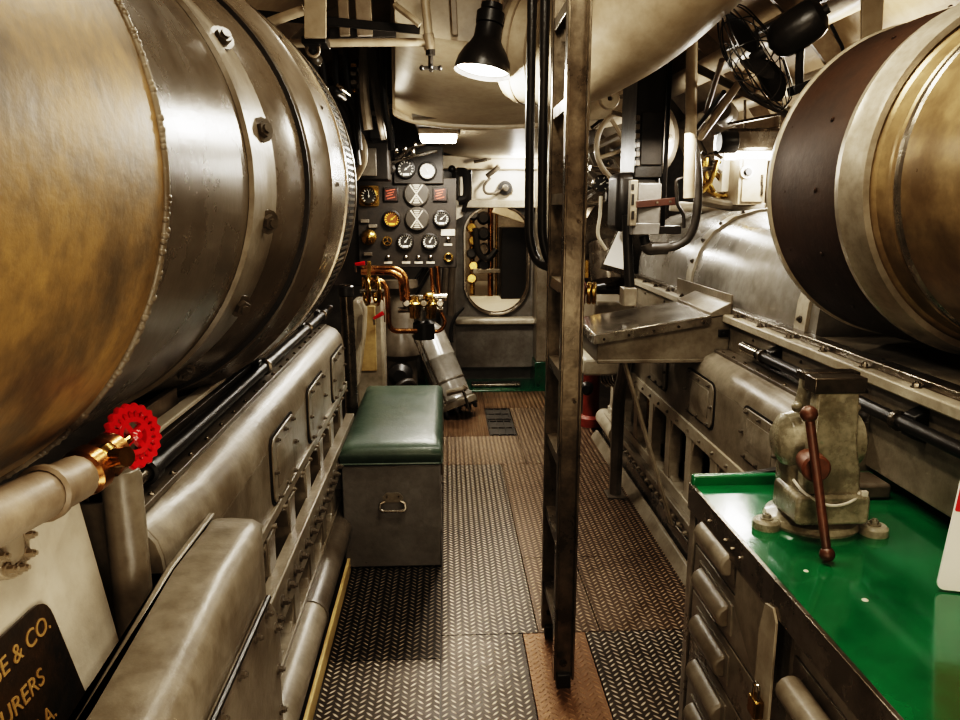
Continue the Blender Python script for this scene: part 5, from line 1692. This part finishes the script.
# flecks of chipped paint: a hole in the top
o = MB().cyl((.93, 1.16, bz - .0005), (.93, 1.16, bz + .0008), .010, n=16).build('bolt_hole_plug', 'black')
tag(o, 'small black plug set in the green bench top', 'plug')
for k, (px, py, r) in enumerate(((865, 600, .007), (806, 571, .006))):
    c = A(px, py, Z=bz)
    o = MB().lathe((c.x, c.y, bz), (0, 0, 1), [(0, .002), (r * .7, .0018), (r, 0)], n=14).build('screw_head', 'white')
    tag(o, ('pale screw head in the middle of the green bench top', 'pale screw head on the green bench top just below the vise handle')[k], 'screw')


# ---- vise
def vise():
    c = A(818, 530, Z=bz)
    ox, oy = c.x, c.y
    t = thing('bench_vise', 'chipped grey green bench vise with rust brown handle bolted on the green bench', 'vise', (ox, oy, bz))
    KX, KZ = .94, 1.34
    P = lambda x, y, z: V((ox + x * KX, oy + y, bz + z * KZ))
    MB().lathe(P(.01, .06, 0), (0, 0, 1), [(0, 0), (.115, 0), (.118, .008), (.112, .02), (.085, .028), (.08, .05), (0, .05)], n=40).build('swivel_base', 'vise', t)
    for a in (188, 330, 90):
        e = V((math.cos(math.radians(a)), math.sin(math.radians(a)), 0))
        q = P(.01, .04, 0) + e * .135
        l = MB().lathe(q, (0, 0, 1), [(0, 0), (.034, 0), (.034, .018), (.028, .024), (0, .024)], n=20).build('base_lug', 'vise', t)
        bolt(l, q + V((0, 0, .024)), (0, 0, 1), .011, .012, 'vise')
    # body (fixed jaw): bulged casting behind the moving jaw
    lo = []
    for z, xl, xr, y0, y1 in ((.03, -.075, .085, -.03, .13), (.08, -.082, .09, -.02, .13), (.12, -.078, .088, .0, .13), (.16, -.07, .085, .01, .12), (.21, -.06, .08, .02, .10), (.26, -.05, .075, .03, .09), (.29, -.05, .07, .03, .085)):
        L_ = []
        for i in range(20):
            a = 2 * PI * i / 20
            cx_, cy_ = (xl + xr) / 2, (y0 + y1) / 2
            k_ = (abs(math.cos(a)) ** 4 + abs(math.sin(a)) ** 4) ** -.25
            L_.append(P(cx_ + (xr - xl) / 2 * math.cos(a) * k_, cy_ + (y1 - y0) / 2 * math.sin(a) * k_, z))
        lo.append(L_)
    MB().loft(lo).build('fixed_body', 'vise', t, smooth=60)
    # round side bulges
    for sx, r in ((-1, .075), (1, .078)):
        MB().lathe(P(sx * .055 + .01, .06, .165), (sx, 0, 0), [(0, .06), (.04, .057), (r - .01, .038), (r, .0), (r, -.03), (0, -.03)], n=28).build('side_boss', 'vise', t)
    # moving jaw: tapered front plate
    fp = [(-.072, .075), (.078, .075), (.075, .12), (.058, .175), (.050, .275), (-.058, .275), (-.060, .175), (-.074, .12)]
    MB().prism([P(x, -.045, z) for x, z in fp], (0, .04, 0)).build('moving_jaw', 'vise', t, bevel=.006)
    MB().box(ox - .066, ox + .060, oy - .05, oy + .005, bz + .272 * KZ, bz + .300 * KZ).build('front_jaw_plate', 'steel_dark', t, bevel=.003)
    MB().box(ox - .062, ox + .078, oy + .015, oy + .06, bz + .285 * KZ, bz + .300 * KZ).build('rear_jaw_plate', 'steel_dark', t, bevel=.003)
    # slide block
    MB().plate([P(-.095, -.06, .028), P(.10, -.06, .028), P(.10, -.06, .085), P(-.095, -.06, .085)], .14, (0, 1, 0), .018).build('slide_block', 'vise', t, bevel=.008)
    for q in ((.062, -.01, .24), (.068, .0, .185)):
        MB().sph(P(*q), .013, n=8).build('guard_knob', 'grey_light', t)
    MB().sph(P(-.075, .02, .235), .014, n=8).build('clamp_knob', 'vise', t)
    # screw boss and handle
    q_ = A(816, 466, Y=oy - .085)
    sx, sz = (q_.x - ox) / KX, (q_.z - bz) / KZ
    bs = MB().lathe(P(sx, -.045, sz), (-.15, -1, 0), [(.026, -.01), (.028, .0), (.03, .02), (.033, .028), (.033, .06), (.028, .066), (0, .066)], n=28).build('screw_head', 'rust', t)
    h0 = A(809, 414, Y=oy - .115)
    h1 = A(827, 554, Z=bz + .022)
    hd = MB().cyl(h0, h1, .0105, n=14).build('handle', 'rust', t)
    MB().sph(h0, .0195, n=12).build('handle_ball', 'rust', hd)
    MB().sph(h1, .0175, n=12).build('handle_ball', 'rust', hd)
    # cable tie
    MB().tube([P(-.079, .0, .10), P(-.076, -.052, .088), P(-.02, -.066, .068), P(.03, -.066, .070), P(.076, -.052, .084), P(.082, .0, .10)], .0038, n=6, bend=.03).build('cable_tie', 'zip', t)
    MB().box(ox + .070, ox + .086, oy - .058, oy - .046, bz + .078 * KZ, bz + .092 * KZ).build('tie_lock', 'zip', t, bevel=.002)


vise()
# dark tray behind the vise, black flat strip
tr = MB().box(1.10, 1.225, 1.93, 2.045, .802, .845).build('tool_tray', 'grey_dark', bevel=.008)
tag(tr, 'dark grey tray at the back right corner of the green bench', 'tray')
o = MB().prism([A(742, 476, Z=.806), A(800, 466, Z=.806), A(800, 470, Z=.806), A(748, 479, Z=.806)], (0, 0, .012)).build('black_rasp', 'black', bevel=.002)
tag(o, 'black flat tool lying on the bench behind the left of the vise', 'tool')
# red and white sign leaning on the bench
sn = thing('notice_board', 'white notice board with red top band standing on the bench at right edge', 'sign', A(945, 592, Z=bz))
b0 = A(935, 588, Z=bz + .004)
e1 = V((1., -.28, 0)).normalized()
e2 = V((.15, .07, 1)).normalized()


def sp_(x, z, y=0.):
    return b0 + e1 * x + e2 * z + e1.cross(e2) * y


MB().plate([sp_(0, 0), sp_(.34, 0), sp_(.34, .42), sp_(.0, .42)], .006, e1.cross(e2), .018).build('board', 'whitepaper', sn)
MB().plate([sp_(.001, .172, .0062), sp_(.339, .172, .0062), sp_(.339, .418, .0062), sp_(.001, .418, .0062)], .0012, e1.cross(e2), .005).build('red_band', 'redpaper', sn)

# ================================================================== LIGHT


def area(name, loc, size, power, col=(1, .88, .70), rot=(0, 0, 0), sy=None):
    l = bpy.data.lights.new(name, 'AREA')
    l.shape = 'RECTANGLE'
    l.size, l.size_y = size, sy or size
    l.energy = power
    l.color = col
    o = bpy.data.objects.new(name, l)
    C.objects.link(o)
    o.location = loc
    o.rotation_euler = rot
    return o


def point(name, loc, power, col=(1, .9, .75), r=.05):
    l = bpy.data.lights.new(name, 'POINT')
    l.energy = power
    l.color = col
    l.shadow_soft_size = r
    o = bpy.data.objects.new(name, l)
    C.objects.link(o)
    o.location = loc
    return o


area('ceiling_light_near', (.15, .3, 2.7), .4, 18, (1, .85, .64))
area('ceiling_light_back', (.3, -1.1, 2.3), .4, 26, (1, .80, .56), (math.radians(-62), 0, 0))
area('bounce_fill', (.35, -.5, 1.0), .6, 14, (1, .86, .66), (math.radians(125), 0, 0))  # added fill aimed up from behind the camera; no lamp there, lifts trunk and hull
area('ceiling_light_mid', (.10, 2.0, 2.6), .10, 14, (1, .90, .74), sy=.45)
point('work_lamp_light', lc0 - lax * .06, 30, (1, .93, .80), .05)
area('far_lamp_light', (A(438, 142, Y=5.0).x, 5.05, A(438, 143, Y=5.0).z - .03), .22, 26, (1, .93, .82), sy=.3)
point('bulkhead_light', (.62, 6.45, 1.93), 22, (1, .95, .86), .05)
point('strip_glow', (1.72, 4.15, 1.83), 15, (1, .95, .86), .08)
point('strip_glow_far', (1.45, 4.9, 1.95), 16, (1, .95, .86), .08)
area('ceiling_light_right', (.75, 1.7, 2.5), .3, 16, (1, .90, .74), (0, math.radians(-14), 0))
point('beyond_light', (.35, 7.9, 2.2), 80, (1, .90, .72), .1)
area('walk_fill', (.35, 5.3, 1.95), .3, 16, (1, .92, .8))  # added fill over the far walkway, stands for no fitting
area('walk_fill_low', (.95, 3.3, 1.9), .2, 8, (1, .92, .8))  # added fill by the desk without a fitting, evens out the walkway
point('bench_fill', (-.08, .75, .78), 5, (1, .9, .74), .12)  # added low fill with no fitting, brightens the bench front
point('upper_left_fill', (-.35, 4.4, 2.0), 5, (1, .88, .7), .05)  # added fill with no source of its own, lifts the dark upper left clutter
point('hull_fill', (1.70, 3.2, 2.2), 7, (1, .88, .68), .05)  # added sourceless fill, lightens the hull behind the fan
w = bpy.data.worlds.new('world')
sc.world = w
w.use_nodes = True
w.node_tree.nodes['Background'].inputs[0].default_value = (.9, .75, .55, 1)
w.node_tree.nodes['Background'].inputs[1].default_value = .10
sc.view_settings.view_transform = 'Filmic'
sc.view_settings.look = 'Very High Contrast'
sc.view_settings.exposure = .12
